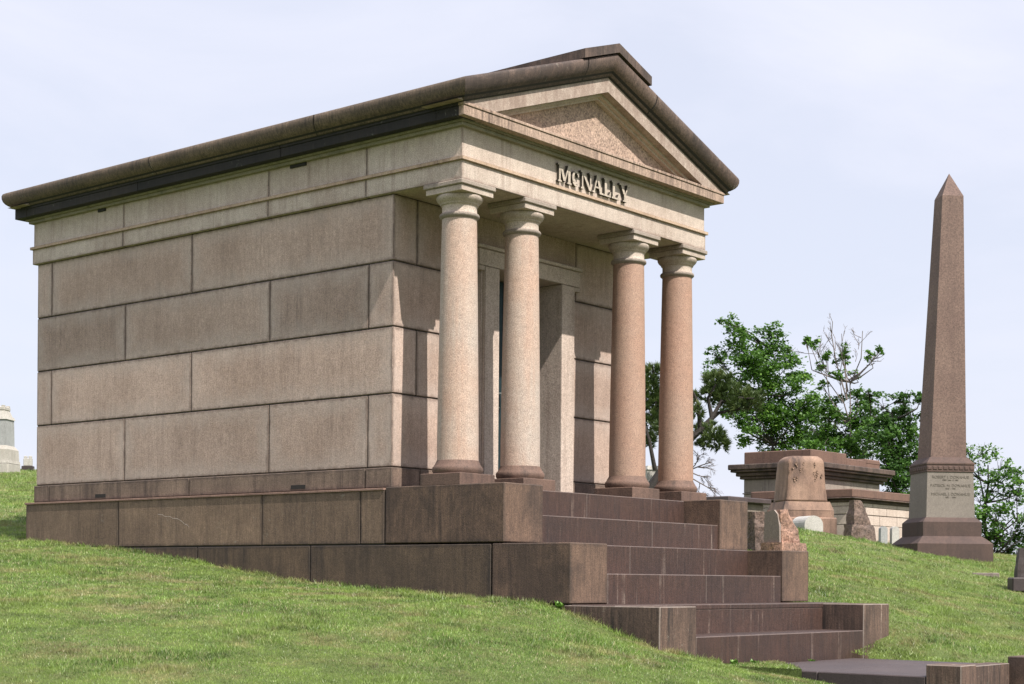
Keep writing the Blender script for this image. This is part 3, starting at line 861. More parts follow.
# raised letters M c N A L L Y
LZ0, LZ1 = 3.207, 3.398
lm = MB(); eps = [0]
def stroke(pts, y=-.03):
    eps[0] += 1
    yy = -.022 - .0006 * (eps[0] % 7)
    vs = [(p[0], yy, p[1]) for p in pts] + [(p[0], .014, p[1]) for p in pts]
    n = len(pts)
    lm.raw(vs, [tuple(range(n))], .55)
    lm.raw(vs, [(i, n + i, n + (i + 1) % n, (i + 1) % n) for i in range(n)], .0)  # side faces toned dark: the letters' shaded edges painted into the colour
def bar(x0, z0, x1, z1, w):      # stroke whose ends are cut horizontally
    stroke([(x0 - w / 2, z0), (x0 + w / 2, z0), (x1 + w / 2, z1), (x1 - w / 2, z1)])
def serif(x, z, w, h=.018): stroke([(x - w / 2, z), (x + w / 2, z), (x + w / 2, z + h), (x - w / 2, z + h)])
z0, z1 = LZ0, LZ1
T, t = .040, .020
# M
bar(1.505, z0, 1.505, z1, t + .006); bar(1.665, z0, 1.665, z1, T); bar(1.515, z1, 1.585, z0 + .02, T); bar(1.588, z0 + .02, 1.655, z1, t)
serif(1.505, z0, .055); serif(1.665, z0, .07); serif(1.50, z1 - .018, .05); serif(1.668, z1 - .018, .06)
# small c
cc = []
cx_, cz_, ra, rb = 1.775, z0 + .082, .062, .080
outer = [(cx_ + ra * math.cos(a), cz_ + rb * math.sin(a)) for a in [math.radians(d) for d in range(42, 322, 14)]]
innr = [(cx_ + .006 + (ra - .028) * math.cos(a), cz_ + (rb - .018) * math.sin(a)) for a in [math.radians(d) for d in range(42, 322, 14)]]
for i in range(len(outer) - 1): stroke([outer[i], outer[i + 1], innr[i + 1], innr[i]])
bar(1.822, z0 + .105, 1.824, z0 + .150, .016)
# N
bar(1.895, z0, 1.895, z1, t); bar(2.035, z0, 2.035, z1, t); bar(1.898, z1, 2.030, z0, T)
serif(1.893, z0, .052); serif(1.888, z1 - .018, .052); serif(2.037, z1 - .018, .052)
# A
bar(2.095, z0, 2.160, z1, t); bar(2.225, z0, 2.160, z1, T); stroke([(2.112, z0 + .055), (2.205, z0 + .055), (2.20, z0 + .072), (2.117, z0 + .072)])
serif(2.092, z0, .05); serif(2.228, z0, .068)
# L L
for lx in (2.305, 2.452):
    bar(lx, z0, lx, z1, T); serif(lx, z1 - .018, .07); stroke([(lx - .035, z0), (lx + .095, z0), (lx + .095, z0 + .018), (lx - .035, z0 + .018)])
    stroke([(lx + .062, z0 + .018), (lx + .095, z0 + .018), (lx + .098, z0 + .062), (lx + .088, z0 + .062)])
# Y
bar(2.660, z0, 2.660, z0 + .085, T); bar(2.655, z0 + .08, 2.595, z1, T); bar(2.668, z0 + .08, 2.725, z1, t)
serif(2.660, z0, .07); serif(2.592, z1 - .018, .07); serif(2.727, z1 - .018, .05)
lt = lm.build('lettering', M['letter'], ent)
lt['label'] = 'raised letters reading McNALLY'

# ------------------------------------------------------------------ path in front of the stair
m = MB()
for a, b in ((-2.42, -3.4), (-3.405, -4.405)): m.box(.86, 3.42, b, a, -1.90, -1.69, .008)
o = m.build('path', M['black'], None)
m = MB()
tri = [(.855, -3.25), (1.15, -3.02), (1.5, -2.74), (1.95, -2.375), (.855, -2.375)]
qd = [(.30, -2.375), (.856, -2.375), (.856, -3.0), (.856, -3.6), (.856, -4.3), (.30, -4.3), (.30, -3.6), (.30, -3.0)]
qv = [(a, b, float(H(a, b)) - .004) for a, b in qd]
m.raw(qv, [(0, 1, 2, 7), (7, 2, 3, 6), (6, 3, 4, 5)], .5, True)
m.raw([(p[0], p[1], -1.673) for p in tri] + [(p[0], p[1], -1.8) for p in tri], [(0, 1, 2, 3, 4), (9, 8, 7, 6, 5)] + [(i, (i + 1) % 5, 5 + (i + 1) % 5, 5 + i) for i in range(5)])
tag(m.build('turf', M['ground'], None), 'turf creeping over the corner of the landing', 'turf', kind='structure'); tag(o, 'dark stone landing slabs at the foot of the stair', 'path', kind='structure')
lo = empty('lower_stair', (2.1, -4.6, -1.9), 'short brown stone stair with low cheek walls at the lower right edge', 'steps')
m = MB(); m.box(.86, 1.16, -4.72, -4.41, -2.4, -1.588, .008); m.build('cheek_block', M['streaked'], lo)
m = MB(); m.box(.86, 1.16, -5.3, -4.725, -2.4, -1.80, .008); m.build('cheek_block', M['cheek'], lo)
m = MB(); m.box(2.10, 2.72, -4.95, -4.60, -2.4, -1.553, .008); m.build('cheek_block', M['cheek'], lo)
for k in range(3):
    m = MB(); m.box(1.165, 2.095, -4.62 - .33 * k, -4.415 - .33 * k - (0 if k == 0 else .21), -2.4, -1.612 - .17 * k, .006); m.build('step', M['streaked'], lo)

# ------------------------------------------------------------------ monuments
def rotM(c, deg):
    return Matrix.Translation(c) @ Matrix.Rotation(math.radians(deg), 4, 'Z')
def frustum(m, M4, w0, d0, z0, w1, d1, z1, tone=.5):
    vs = [(-w0, -d0, z0), (w0, -d0, z0), (w0, d0, z0), (-w0, d0, z0), (-w1, -d1, z1), (w1, -d1, z1), (w1, d1, z1), (-w1, d1, z1)]
    vs = [tuple(M4 @ Vector(v)) for v in vs]
    m.raw(vs, [(3, 2, 1, 0), (4, 5, 6, 7), (0, 1, 5, 4), (1, 2, 6, 5), (2, 3, 7, 6), (3, 0, 4, 7)], tone)
def camrot(u, deg):
    """rotation that turns a box's -Y face towards the eye, then deg further (left side comes into view)"""
    az = YAW + math.atan((u - 512) / F)
    return -math.degrees(az) + deg

# obelisk
DO = 34.0
c = at(941, 552, DO)
s = DO / F
def Z(v): return EYE.z + (CY - v) * s - .0076 * 0   # roll handled below
base_z = at(943, 563, DO).z
def Zv(u, v, d): return at(u, v, d).z
ob = empty('obelisk', (c.x, c.y, base_z), 'tall reddish granite obelisk on a stepped inscribed pedestal, on the right', 'obelisk')
OR = camrot(941, 21)
R0 = rotM(Vector((c.x, c.y, 0)), OR)
def half(px): return px * s / (2 * (math.cos(math.radians(21)) + math.sin(math.radians(21))))
zt = lambda v: Zv(943, v, DO)
m = MB()
frustum(m, R0, half(99), half(99), zt(566), half(99), half(99), zt(544.5), .5)
frustum(m, R0, half(99), half(99), zt(544.5), half(78), half(78), zt(537), .7)
frustum(m, R0, half(77), half(77), zt(537), half(77), half(77), zt(523), .4)
frustum(m, R0, half(77), half(77), zt(523), half(66), half(66), zt(518.5), .6)
m.build('plinth', M['obbase'], ob)
m = MB()
frustum(m, R0, half(64), half(64), zt(518.5), half(60.5), half(60.5), zt(473.5), .5)
die = m.build('die', M['die'], ob)
m = MB()
frustum(m, R0, half(62.5), half(62.5), zt(473.4), half(62.5), half(62.5), zt(466), .4)
frustum(m, R0, half(64), half(64), zt(466), half(64), half(64), zt(464.6), .9)
frustum(m, R0, half(62), half(62), zt(464.6), half(50), half(50), zt(458.8), .4)
nrm = R0 @ Vector((0, 0, 0))
for k in range(9):           # carved running ornament of the frieze
    for side in (0, 1):
        Rr = R0 @ Matrix.Rotation(math.radians(-90 * side), 4, 'Z')
        w = half(62.5)
        xx = -w + (k + .5) * 2 * w / 9
        m.box(xx - .045, xx + .045, -w - .012, -w + .01, zt(471.5), zt(468), .01, tone=1.0, M=Rr)
m.build('frieze', M['obbase'], ob)
m = MB()
frustum(m, R0, half(47), half(47), zt(458.8), half(28), half(28), zt(198), .5)
LEAN = rgt * .11
m.v[4:8] = [tuple(Vector(q) + LEAN) for q in m.v[4:8]]
m.build('shaft', M['obel'], ob)
m = MB()
w = half(28); p0 = [LEAN + R0 @ Vector(v) for v in ((-w, -w, zt(198)), (w, -w, zt(198)), (w, w, zt(198)), (-w, w, zt(198)))]
apx = LEAN + R0 @ Vector((0, 0, zt(173.5)))
m.raw(p0 + [apx], [(0, 1, 4), (1, 2, 4), (2, 3, 4), (3, 0, 4), (3, 2, 1, 0)], .6)
m.build('point', M['obel'], ob)
# inscription (three names with dates, shallow)
def text_mesh(name, body, size, Mw, mat, parent):
    cu = bpy.data.curves.new(name, 'FONT'); cu.body = body; cu.size = size; cu.align_x = 'CENTER'; cu.extrude = .004
    tmp = bpy.data.objects.new(name, cu); COL.objects.link(tmp)
    dg = bpy.context.evaluated_depsgraph_get()
    me = bpy.data.meshes.new_from_object(tmp.evaluated_get(dg))
    bpy.data.objects.remove(tmp)
    off = parent_loc(parent)
    me.transform(Matrix.Translation(-off) @ Mw)
    me.materials.clear(); me.materials.append(mat)
    o = bpy.data.objects.new(name, me); COL.objects.link(o); o.parent = parent
    return o
for (v, body, size) in ((479.8, 'ROBERT J. DONAHUE', .082), (482.2, 'DIED  JAN. 12 1889', .042), (488.2, 'PATRICK M. DONAHUE', .082), (490.6, '1848  -  1904', .042),
                        (496.6, 'MICHAEL J. DONAHUE', .082), (499.2, '1851  -  1909', .042)):
    fr = (518.5 - v) / 45.0
    wv = half(64 + (60.5 - 64) * fr)
    Mw = R0 @ Matrix.Translation(Vector((0, -wv - .002, zt(v)))) @ Matrix.Rotation(math.pi / 2, 4, 'X')
    text_mesh('inscription', body, size, Mw, M['incise'], die)

# flat topped tomb and its lower wing
d0 = 44.0
def hitx(u, v, X_):
    r = ray(u, v); t = (X_ - EYE.x) / r.x; return EYE + r * t
def hity(u, v, Y_):
    r = ray(u, v); t = (Y_ - EYE.y) / r.y; return EYE + r * t
nc = at(811, 449, d0)
lc = hitx(744, 453, nc.x); rc = hity(880, 457, nc.y)
X0, Y0, X1, Y1 = nc.x, nc.y, rc.x, lc.y
tz = lambda v: at(811, v, d0).z
tb = empty('tomb', ((X0 + X1) / 2, (Y0 + Y1) / 2, tz(540)), 'flat topped granite tomb with heavy overhanging cornice and brown parapet, behind the orange monument', 'tomb')
m = MB()
for (a, b) in ((X0, X0 + (X1 - X0) * .5), (X0 + (X1 - X0) * .5 + .01, X1)): m.box(a, b, Y0, Y1, tz(461.8), tz(449) - (.0 if a == X0 else .12), .02)
m.box(X1 - .9, X1 + .01, Y0 - .01, Y0 + .3, tz(457), tz(451.5), .03, tone=.2)
m.build('parapet', M['redgran'], tb)
m = MB()
for (o, a, b) in ((.33, 467.5, 462), (.28, 470, 467.6), (.17, 474, 470.1), (.09, 477, 474.1)): m.box(X0 - o, X1 + o, Y0 - o, Y1 + o, tz(a), tz(b), .02, tone=.3)
m.build('cornice', M['raking'], tb)
m = MB()
for (a, b) in ((491, 477.1), (530, 491.3), (560, 530.3)):
    for x0, x1 in ((X0, X0 + .6), (X0 + .61, X0 + 2.3), (X0 + 2.31, X1)):
        m.box(x0, x1, Y0, Y1, tz(a), tz(b), .015)
m.box(X0 - .03, X1 + .03, Y0 - .03, Y1 + .03, tz(492.2), tz(491), .01)
m.build('wall', M['tomb'], tb)
m = MB(); m.box(X0 - .006, X0 + .3, Y0 + .55, Y0 + 1.25, tz(545), tz(492.3)); m.build('recess', M['dark'], tb)

n2 = at(853, 488, 41.0)
l2 = hitx(826, 489, n2.x); r2_ = hity(925, 495, n2.y)
WX_0, WY_0, WX_1, WY_1 = n2.x, n2.y, r2_.x, n2.y + 3.0
wz = lambda v: at(853, v, 41.0).z
wg = empty('tomb', ((WX_0 + WX_1) / 2, (WY_0 + WY_1) / 2, wz(540)), 'lower pale tomb with thick brown top slab, just left of the obelisk pedestal', 'tomb')
m = MB(); m.box(WX_0, WX_1, WY_0, WY_1, wz(497), wz(488.5), .02); m.build('top_slab', M['redgran'], wg)
m = MB(); m.box(WX_0 - .04, WX_1, WY_0 - .04, WY_1, wz(498.2), wz(497.05), .01, tone=.9); m.box(WX_0 + .08, WX_1, WY_0 + .08, WY_1, wz(501.5), wz(498.25), .02, tone=.1); m.build('cornice', M['raking'], wg)
m = MB()
for (a, b, js) in ((505.5, 501.6, (0, 1.2, 2.6, 4)), (513.5, 505.6, (0, .8, 2.0, 3.4)), (524, 514, (0, .55, 1.6, 2.6, 3.6)), (545, 524.2, (0, 1.0, 2.2, 3.4))):
    js = [WX_0 + .12 + j for j in js if WX_0 + .12 + j < WX_1 - .3] + [WX_1 - .12]
    for x0, x1 in zip(js[:-1], js[1:]): m.box(x0 + .006, x1 - .006, WY_0 + .12, WY_1 - .1, wz(a), wz(b), .01)
m.build('wall', M['cream'] if False else M['front'], wg)

# low black-topped tomb left of it
p = at(735, 500, 40)
lt_ = empty('tomb', (p.x, p.y + 1, p.z - 1), 'low tomb with flat black top slab, between the last column and the flat topped tomb', 'tomb')
m = MB(); m.box(p.x - .45, p.x + 1.6, p.y - .1, p.y + 2.2, p.z - .05, p.z + .08, .02); m.build('top_slab', M['black'], lt_)
m = MB(); m.box(p.x - .3, p.x + 1.45, p.y + .05, p.y + 2.05, p.z - 1.4, p.z - .052, .02); m.build('wall', M['tomb'], lt_)

# displaced organic blocks --------------------------------------------------
def rough(name, M4, w, d, z0, z1, top, mat, amp=.05, seed=0, parent=None, nseg=14, lean=0, freq=2.5):
    """boulder / tapered block: cross section squarish, silhouette given by top(t)->(sx, sy, shiftx)"""
    vs = []; fs = []
    nu = 40; nvv = nseg
    for j in range(nvv + 1):
        t = j / nvv
        sx, sy, shx = top(t)
        for i in range(nu):
            a = 2 * math.pi * i / nu
            ca, sa = math.cos(a), math.sin(a)
            k = 1 / max(abs(ca), abs(sa)) ** .82
            x = ca * k * w * sx + shx; y = sa * k * d * sy; z = z0 + (z1 - z0) * t
            q = Vector((x * freq + seed * 3.1, y * freq, z * freq))
            n_ = (noise.noise(q) + .5 * noise.noise(q * 2.3) + .35 * noise.noise(q * 5.1)) * amp
            vs.append(tuple(M4 @ Vector((x + ca * n_, y + sa * n_, z + n_ * .3))))
    for j in range(nvv):
        for i in range(nu):
            fs.append((j * nu + i, j * nu + (i + 1) % nu, (j + 1) * nu + (i + 1) % nu, (j + 1) * nu + i))
    fs.append(tuple(range(nu))[::-1]); fs.append(tuple(nvv * nu + i for i in range(nu)))
    m = MB(); m.raw(vs, fs, .5, amp < .02)
    return m.build(name, mat, parent)

# orange tapered monument
dm = 34.5
c = at(800, 530, dm); sm = dm / F
om = empty('tapered_monument', (c.x, c.y, c.z), 'bulky orange granite monument with rounded top and flared foot', 'monument')
Rm = rotM(Vector((c.x, c.y, 0)), camrot(800, 22))
hm = lambda px: px * sm / (2 * (math.cos(math.radians(22)) + .85 * math.sin(math.radians(22))))
zm = lambda v: at(805, v, dm).z
m = MB()
w = hm(73)
m.box(-w, w, -w * .85, w * .85, zm(545), zm(518), .03, tone=.5, M=Rm)
m.build('base', M['orange'], om)
m = MB()
w = hm(66); frustum(m, Rm, w, w * .85, zm(518), w, w * .85, zm(511.6), .5)
frustum(m, Rm, w, w * .85, zm(511.2), hm(58), hm(58) * .85, zm(502.4), .5)
m.build('foot', M['orange'], om)
def ttop(t):
    wb = hm(57); w_ = hm(57) + (hm(49) - hm(57)) * min(1, t * 1.15) ** .7
    if t > .84: w_ *= math.sqrt(max(0.02, 1 - ((t - .84) / .17) ** 2 * .55))
    return (w_ / wb, w_ / wb, 0)
body = rough('body', Rm, hm(57), hm(57) * .85, zm(502), zm(457), ttop, M['orange'], amp=.012, seed=4, parent=om, nseg=22)
m = MB()
yy = -hm(50) * .85
for side in (-1, 1):
    x = side * hm(22)
    for k in range(12):
        f = random.random()
        z_ = zm(462 + 20 * f); x_ = x + side * .0 + random.gauss(0, .10 * (1 - f * .6)) + side * f * .06
        r_ = .014 + .014 * random.random()
        yb = yy + .02 + (zm(457) - z_) * -.03
        a = random.random() * 3
        m.raw([tuple(Rm @ Vector(v)) for v in ((x_ - r_, yb - .015, z_), (x_, yb - .03, z_ - r_ * 1.4), (x_ + r_, yb - .015, z_), (x_, yb - .03, z_ + r_ * 1.4), (x_, yb + .06, z_))],
              [(0, 1, 2, 3), (0, 4, 1), (1, 4, 2), (2, 4, 3), (3, 4, 0)], .1)
m.build('carved_spray', M['spray'], om)

# split-face rock memorials close to the stair
def T_rock(t): return (1 - .35 * t ** 1.3, 1 - .3 * t, -.06 * t)
d1 = 25.0
c = at(783, 551, d1); k1 = d1 / F
r1 = empty('rock_memorial', (c.x, c.y, c.z), 'rough pink rock with a smoothed grey face, beside the stair', 'gravestone')
R1 = rotM(Vector((c.x, c.y, 0)), camrot(783, 50))
z1_ = lambda v: at(783, v, d1).z
rough('plinth', R1, 21 * k1, 16 * k1, z1_(557), z1_(543), lambda t: (1 - .06 * t, 1 - .06 * t, 0), M['rock'], .03, 2, r1, 5)
rough('body', R1, 15 * k1, 11 * k1, z1_(543.5), z1_(511), lambda t: (1 - .74 * t ** 1.3, 1 - .22 * t, -.74 * t ** 1.3 * 15 * k1), M['rock'], .05, 3, r1, 14)
m = MB()
fa = [(10, 543.2), (-10.5, 543.2), (-10, 527), (-7.5, 515), (-3, 510.5), (9, 512.5)]
fv = [R1 @ Vector((-15 * k1 - .045, q[0] * k1, z1_(q[1]))) for q in fa]; fb = [R1 @ Vector((-9 * k1, q[0] * k1, z1_(q[1]))) for q in fa]
nf_ = len(fa)
m.raw(fv + fb, [tuple(range(nf_)), tuple(range(2 * nf_ - 1, nf_ - 1, -1))] + [(i, (i + 1) % nf_, nf_ + (i + 1) % nf_, nf_ + i) for i in range(nf_)], .5)
m.build('smooth_face', M['rockgrey'], r1)
c = at(759, 553, d1 + .6)
R2 = rotM(Vector((c.x, c.y, 0)), camrot(759, 30))
o = rough('rock_memorial', R2, 9.5 * k1, 10 * k1, at(759, 558, d1 + .6).z, at(759, 512.5, d1 + .6).z, lambda t: (1 - .25 * t ** 2, 1 - .3 * t, -.03 * t), M['rockdark'], .05, 8, None, 12)
tag(o, 'rough dark-sided rock half hidden behind the highest right stair block', 'gravestone')

d2 = 33.0; k2 = d2 / F
c = at(859, 535, d2)
R3 = rotM(Vector((c.x, c.y, 0)), camrot(859, 28))
z3 = lambda v: at(859, v, d2).z
rk = empty('rock_memorial', (c.x, c.y, c.z), 'dark brown slanting rough rock in front of the lower pale tomb', 'gravestone')
rough('plinth', R3, 14 * k2, 10 * k2, z3(543), z3(525), lambda t: (1 - .1 * t, 1 - .1 * t, 0), M['rockdark'], .06, 5, rk, 5)
rough('body', R3, 10.5 * k2, 9 * k2, z3(527), z3(500.5), lambda t: (1 - .62 * t ** 1.3, 1 - .35 * t, -.45 * t ** 1.3 * 10.5 * k2), M['rockdark'], .04, 6, rk, 12)

# small white stones
def tablet(u, v0, v1, wpx, d, mat, label, rot=-25, thick=.2, group=None):
    k = d / F
    c = at(u, v0, d); R_ = rotM(Vector((c.x, c.y, 0)), camrot(u, rot))
    w = wpx * k / 2; zb = c.z - .2; ztp = at(u, v1, d).z
    pr = [(-w, zb), (w, zb)] + [(w * math.cos(a), ztp - w * .9 + w * .9 * math.sin(a)) for a in [math.pi * i / 12 for i in range(13)]]
    n = len(pr)
    vs = [tuple(R_ @ Vector((q[0], -thick, q[1]))) for q in pr] + [tuple(R_ @ Vector((q[0], thick, q[1]))) for q in pr]
    m = MB(); m.raw(vs, [tuple(range(n)), tuple(range(2 * n - 1, n - 1, -1))] + [(i, n + i, n + (i + 1) % n, (i + 1) % n) for i in range(n)], .5)
    o = m.build('headstone', mat, None); o.parent = None
    tag(o, label, 'gravestone', group)
    return o
tablet(807, 532, 516, 21, 31.5, M['white'], 'small white round-topped headstone in front of the orange monument', 30, .26)
tablet(883, 541, 526.5, 7, 38, M['greystone'], 'left small grey headstone of the pair before the lower pale tomb', 20, .08)
tablet(894.5, 541, 526.5, 7.5, 38, M['white'], 'right pale headstone of the pair before the lower pale tomb', 20, .08)
# flat marker in the grass
c = at(984, 570, 28)
fz = float(H(c.x, c.y))
m = MB(); m.box(-.36, .36, -.22, .22, -.1, .02, .01, M=Matrix.Translation((c.x, c.y, fz)) @ Matrix.Rotation(.5, 4, 'Z'))
tag(m.build('grave_marker', M['tomb'], None), 'flat worn stone marker set in the grass before the obelisk', 'grave marker')
# dark stone at the right edge
d3 = 26.0; k3 = d3 / F
c = at(1030, 584, d3)
R4 = rotM(Vector((c.x, c.y, 0)), camrot(1026, 15))
z4 = lambda v: at(1026, v, d3).z
ds = empty('headstone', (c.x, c.y, c.z), 'dark rough headstone cut off by the right edge of the photo', 'gravestone')
rough('body', R4, 15 * k3, 6 * k3, z4(580), z4(548), lambda t: (1 - .18 * t ** 2, 1 - .1 * t, 0), M['black'], .025, 12, ds, 10)
m = MB(); m.box(-20 * k3, 20 * k3, -10 * k3, 10 * k3, z4(592), z4(577.5), .02, M=R4); m.build('base', M['black'], ds)

# pale monument on the left brow
d5 = 43.0; k5 = d5 / F
c = at(0, 467, d5); R5 = rotM(Vector((c.x, c.y, 0)), camrot(0, -24))
z5 = lambda v: at(0, v, d5).z
lm_ = empty('monument', (c.x, c.y, c.z), 'cream stone monument with grey die at the left edge', 'monument')
h5 = lambda px: px * k5 / 2
m = MB(); m.box(-h5(30), h5(30), -h5(30), h5(30), z5(480), z5(464), .02, M=R5, tone=.6); frustum(m, R5, h5(30), h5(30), z5(464), h5(29), h5(29), z5(461), .5)
frustum(m, R5, h5(28), h5(28), z5(461), h5(27), h5(27), z5(450), .4); frustum(m, R5, h5(27), h5(27), z5(450), h5(21), h5(21), z5(446), .5); m.build('base', M['cream'], lm_)
m = MB(); frustum(m, R5, h5(21), h5(21), z5(446), h5(20), h5(20), z5(420), .5); m.build('die', M['greystone'], lm_)
m = MB(); frustum(m, R5, h5(22), h5(22), z5(420), h5(20), h5(20), z5(417), .5); frustum(m, R5, h5(18), h5(18), z5(417), h5(14), h5(14), z5(411), .5)
m.box(-h5(15), h5(15), -h5(15), h5(15), z5(411), z5(407), .02, M=R5, tone=.3)
for sx in (-1, 0, 1):
    for sy in (-1, 1): m.box(sx * h5(11) - h5(3), sx * h5(11) + h5(3), sy * h5(11) - h5(3), sy * h5(11) + h5(3), z5(407.1), z5(405.6), .005, M=R5)
m.build('top', M['cream'], lm_)
d6 = 46.0; k6 = d6 / F
c = at(28, 467, d6); R6 = rotM(Vector((c.x, c.y, 0)), camrot(28, -15)); z6 = lambda v: at(28, v, d6).z
sm_ = empty('headstone', (c.x, c.y, c.z), 'tiny pale headstone on the left brow against the sky', 'gravestone')
m = MB(); m.box(-4 * k6, 4 * k6, -3 * k6, 3 * k6, z6(466), z6(458.5), .01, M=R6)
for sx in (-1, 1): m.box(sx * 2.3 * k6 - 1.4 * k6, sx * 2.3 * k6 + 1.4 * k6, -2 * k6, 2 * k6, z6(458.4), z6(456), .01, M=R6)
m.build('body', M['white'], sm_)
m = MB(); m.box(-5.5 * k6, 5.5 * k6, -4 * k6, 4 * k6, z6(472), z6(466.1), .01, M=R6); m.build('base', M['black'], sm_)
# pale pink stone seen between the two right columns
c = at(652, 500, 48); k7 = 48 / F; R7 = rotM(Vector((c.x, c.y, 0)), camrot(652, 20))
z7 = lambda v: at(652, v, 48).z
m = MB(); frustum(m, R7, 8 * k7, 5 * k7, z7(530), 7 * k7, 4.5 * k7, z7(470), .5); frustum(m, R7, 8 * k7, 5.5 * k7, z7(470), 6 * k7, 4 * k7, z7(466), .7)
tag(m.build('headstone', M['white'], None), 'pale pinkish stone seen in the gap between the two right columns', 'gravestone')

# ------------------------------------------------------------------ trees
def leaf_polys(m, p, sz, tone, n_=None):
    """one maple-like leaf spray: a bent five pointed polygon"""
    a = Vector((random.gauss(0, 1), random.gauss(0, 1), random.gauss(0, 1) * .6)).normalized()
    b = a.cross(Vector((random.gauss(0, .5), random.gauss(0, .5), 1))).normalized()
    nn = a.cross(b) * .2
    pts = [(-.5, 0), (-.15, -.42), (.12, -.2), (.5, -.12), (.3, .1), (.35, .4), (-.05, .25), (-.3, .42)]
    m.poly([p + (a * x + b * y) * sz + nn * (abs(y) * sz) for x, y in pts], tone)

def maple(name, blobs, d, trunk_u, trunk_v0, label, mat, leaf=.145, density=600, trunk_r=.14, seed=1, gnarl=.25, group='deciduous trees behind the graves', dead=None, bark=None, trunk_top=None):
    random.seed(seed)
    k = d / F
    base = at(trunk_u, 560, d); base.z = float(H(base.x, base.y)) - .2
    t = empty(name, tuple(base), label, 'tree', group)
    bl = []
    for (u, v, r) in blobs:
        q = at(u, v, d) + fwd * random.uniform(-1.3, 1.3) * (1.0 if r * k > .6 else .5)
        bl.append((q, r * k))
    # skeleton: trunk to the crown middle, limbs to the blob centres
    m = MB()
    cm = sum((b[0] for b in bl), Vector()) / len(bl)
    topv = trunk_top or (at(trunk_u, min(b[1] for b in blobs) + 30, d))
    tp = [base]
    for i in range(1, 8):
        f = i / 7
        q = base.lerp(topv, f) + Vector((random.gauss(0, gnarl * .4), random.gauss(0, gnarl * .4), 0)) * (1 if f < 1 else 0)
        tp.append(q)
    m.tube(tp, [trunk_r * (1 - .8 * i / 7) for i in range(8)], 7)
    for (q, r) in bl:
        j = min(range(2, 8), key=lambda i: (tp[i] - (q - Vector((0, 0, .6 + .35 * (q - tp[i]).length)))).length)
        a = tp[j]
        mid = a.lerp(q, .5) + Vector((random.gauss(0, gnarl), random.gauss(0, gnarl), -.1 + random.gauss(0, gnarl * .5)))
        m.tube([a, a.lerp(mid, .5) + Vector((0, 0, -.05)), mid, q], [trunk_r * .38, trunk_r * .3, trunk_r * .2, trunk_r * .08], 5)
        for kk in range(5):
            e = q + Vector((random.gauss(0, 1), random.gauss(0, 1), random.gauss(0, 1))).normalized() * r * .85
            m.tube([mid.lerp(q, .6), q.lerp(e, .5), e], [trunk_r * .1, trunk_r * .07, trunk_r * .03], 4)
    m.build('trunk', bark or M['bark'], t)
    m = MB()
    for (q, r) in bl:
        tw = random.uniform(-.12, .12)
        nsub = max(5, int(17 * (r / 1.0) ** 1.5))
        for s_ in range(nsub):
            dv = Vector((random.gauss(0, 1), random.gauss(0, 1), random.gauss(0, 1))).normalized()
            cpos = q + dv * r * (random.random() ** .45) * Vector((1, 1, .85)).length / 1.65
            cr = r * random.uniform(.20, .36) + .06
            nl = int(density * (cr ** 2) * 1.25) + 5
            ct = random.uniform(-.13, .13)
            for l in range(nl):
                v = Vector((random.gauss(0, .55), random.gauss(0, .55), random.gauss(0, .34))) * cr
                leaf_polys(m, cpos + v, leaf * random.uniform(.6, 1.25), min(1, max(0, random.gauss(.45, .17) + ct + tw)))
    m.build('crown', mat, t)
    if dead: dead(t, d)
    return t

B1 = [(712, 372, 10), (716, 388, 9), (722, 402, 10), (815, 415, 12), (818, 440, 12), (808, 398, 10), (733, 325, 9), (745, 328, 14), (760, 342, 20), (738, 348, 19), (722, 360, 14), (778, 352, 17), (792, 362, 13), (714, 352, 7), (728, 322, 7), (752, 372, 26), (782, 380, 24), (803, 382, 15),
      (735, 398, 20), (765, 408, 28), (795, 412, 24), (740, 425, 18), (750, 437, 14), (785, 436, 24), (812, 430, 18), (728, 412, 10), (768, 440, 16), (803, 450, 18)]
maple('maple_tree', B1, 72, 790, 450, 'leafy green maple, the tallest crown, left above the flat topped tomb', M['leaf'], seed=3, trunk_top=at(765, 345, 72))
def dead_top(t, d):
    random.seed(9)
    m = MB()
    def br(p, q, r, dep):
        mid = p.lerp(q, .5) + Vector((random.gauss(0, .06), random.gauss(0, .06), random.gauss(0, .06))) * (q - p).length
        m.tube([p, mid, q], [r, r * .75, r * .45], 4)
        if dep > 0:
            for i in range(5 if dep > 1 else 3):
                s0 = p.lerp(q, random.uniform(.35, .98))
                L = (q - p).length * random.uniform(.18, .34)
                dr = ((q - p).normalized() + Vector((random.gauss(0, .5), random.gauss(0, .5), random.gauss(.05, .35)))).normalized()
                br(s0, s0 + dr * L, r * .5, dep - 1)
    for (u0, v0, u1, v1, r) in ((847, 400, 830, 326, .06), (847, 400, 846, 345, .05), (850, 385, 861, 332, .05), (849, 380, 882, 352, .06), (845, 405, 808, 338, .05), (848, 392, 841, 334, .04), (830, 400, 818, 345, .035)):
        br(at(u0, v0, d), at(u1, v1, d) + fwd * random.uniform(-.4, .4), r * .6, 3)
    m.build('dead_branches', M['deadwood'], t)
B2 = [(832, 418, 14), (872, 418, 12), (856, 440, 16), (812, 425, 10), (850, 425, 24), (830, 432, 22), (868, 430, 18), (845, 448, 22), (838, 402, 14), (858, 398, 14), (822, 410, 14), (812, 348, 7), (806, 340, 5), (826, 356, 7), (846, 352, 7),
      (842, 362, 7), (866, 357, 6), (878, 352, 5), (838, 378, 9), (856, 372, 6), (820, 366, 6), (870, 405, 10), (825, 385, 7), (818, 448, 16), (866, 450, 16)]
maple('maple_tree', B2, 66, 847, 450, 'thin tree with bare dead grey branches at its top, in the middle of the trees', M['leaf'], seed=5, dead=dead_top, bark=M['deadwood'], trunk_top=at(850, 382, 66), trunk_r=.10)
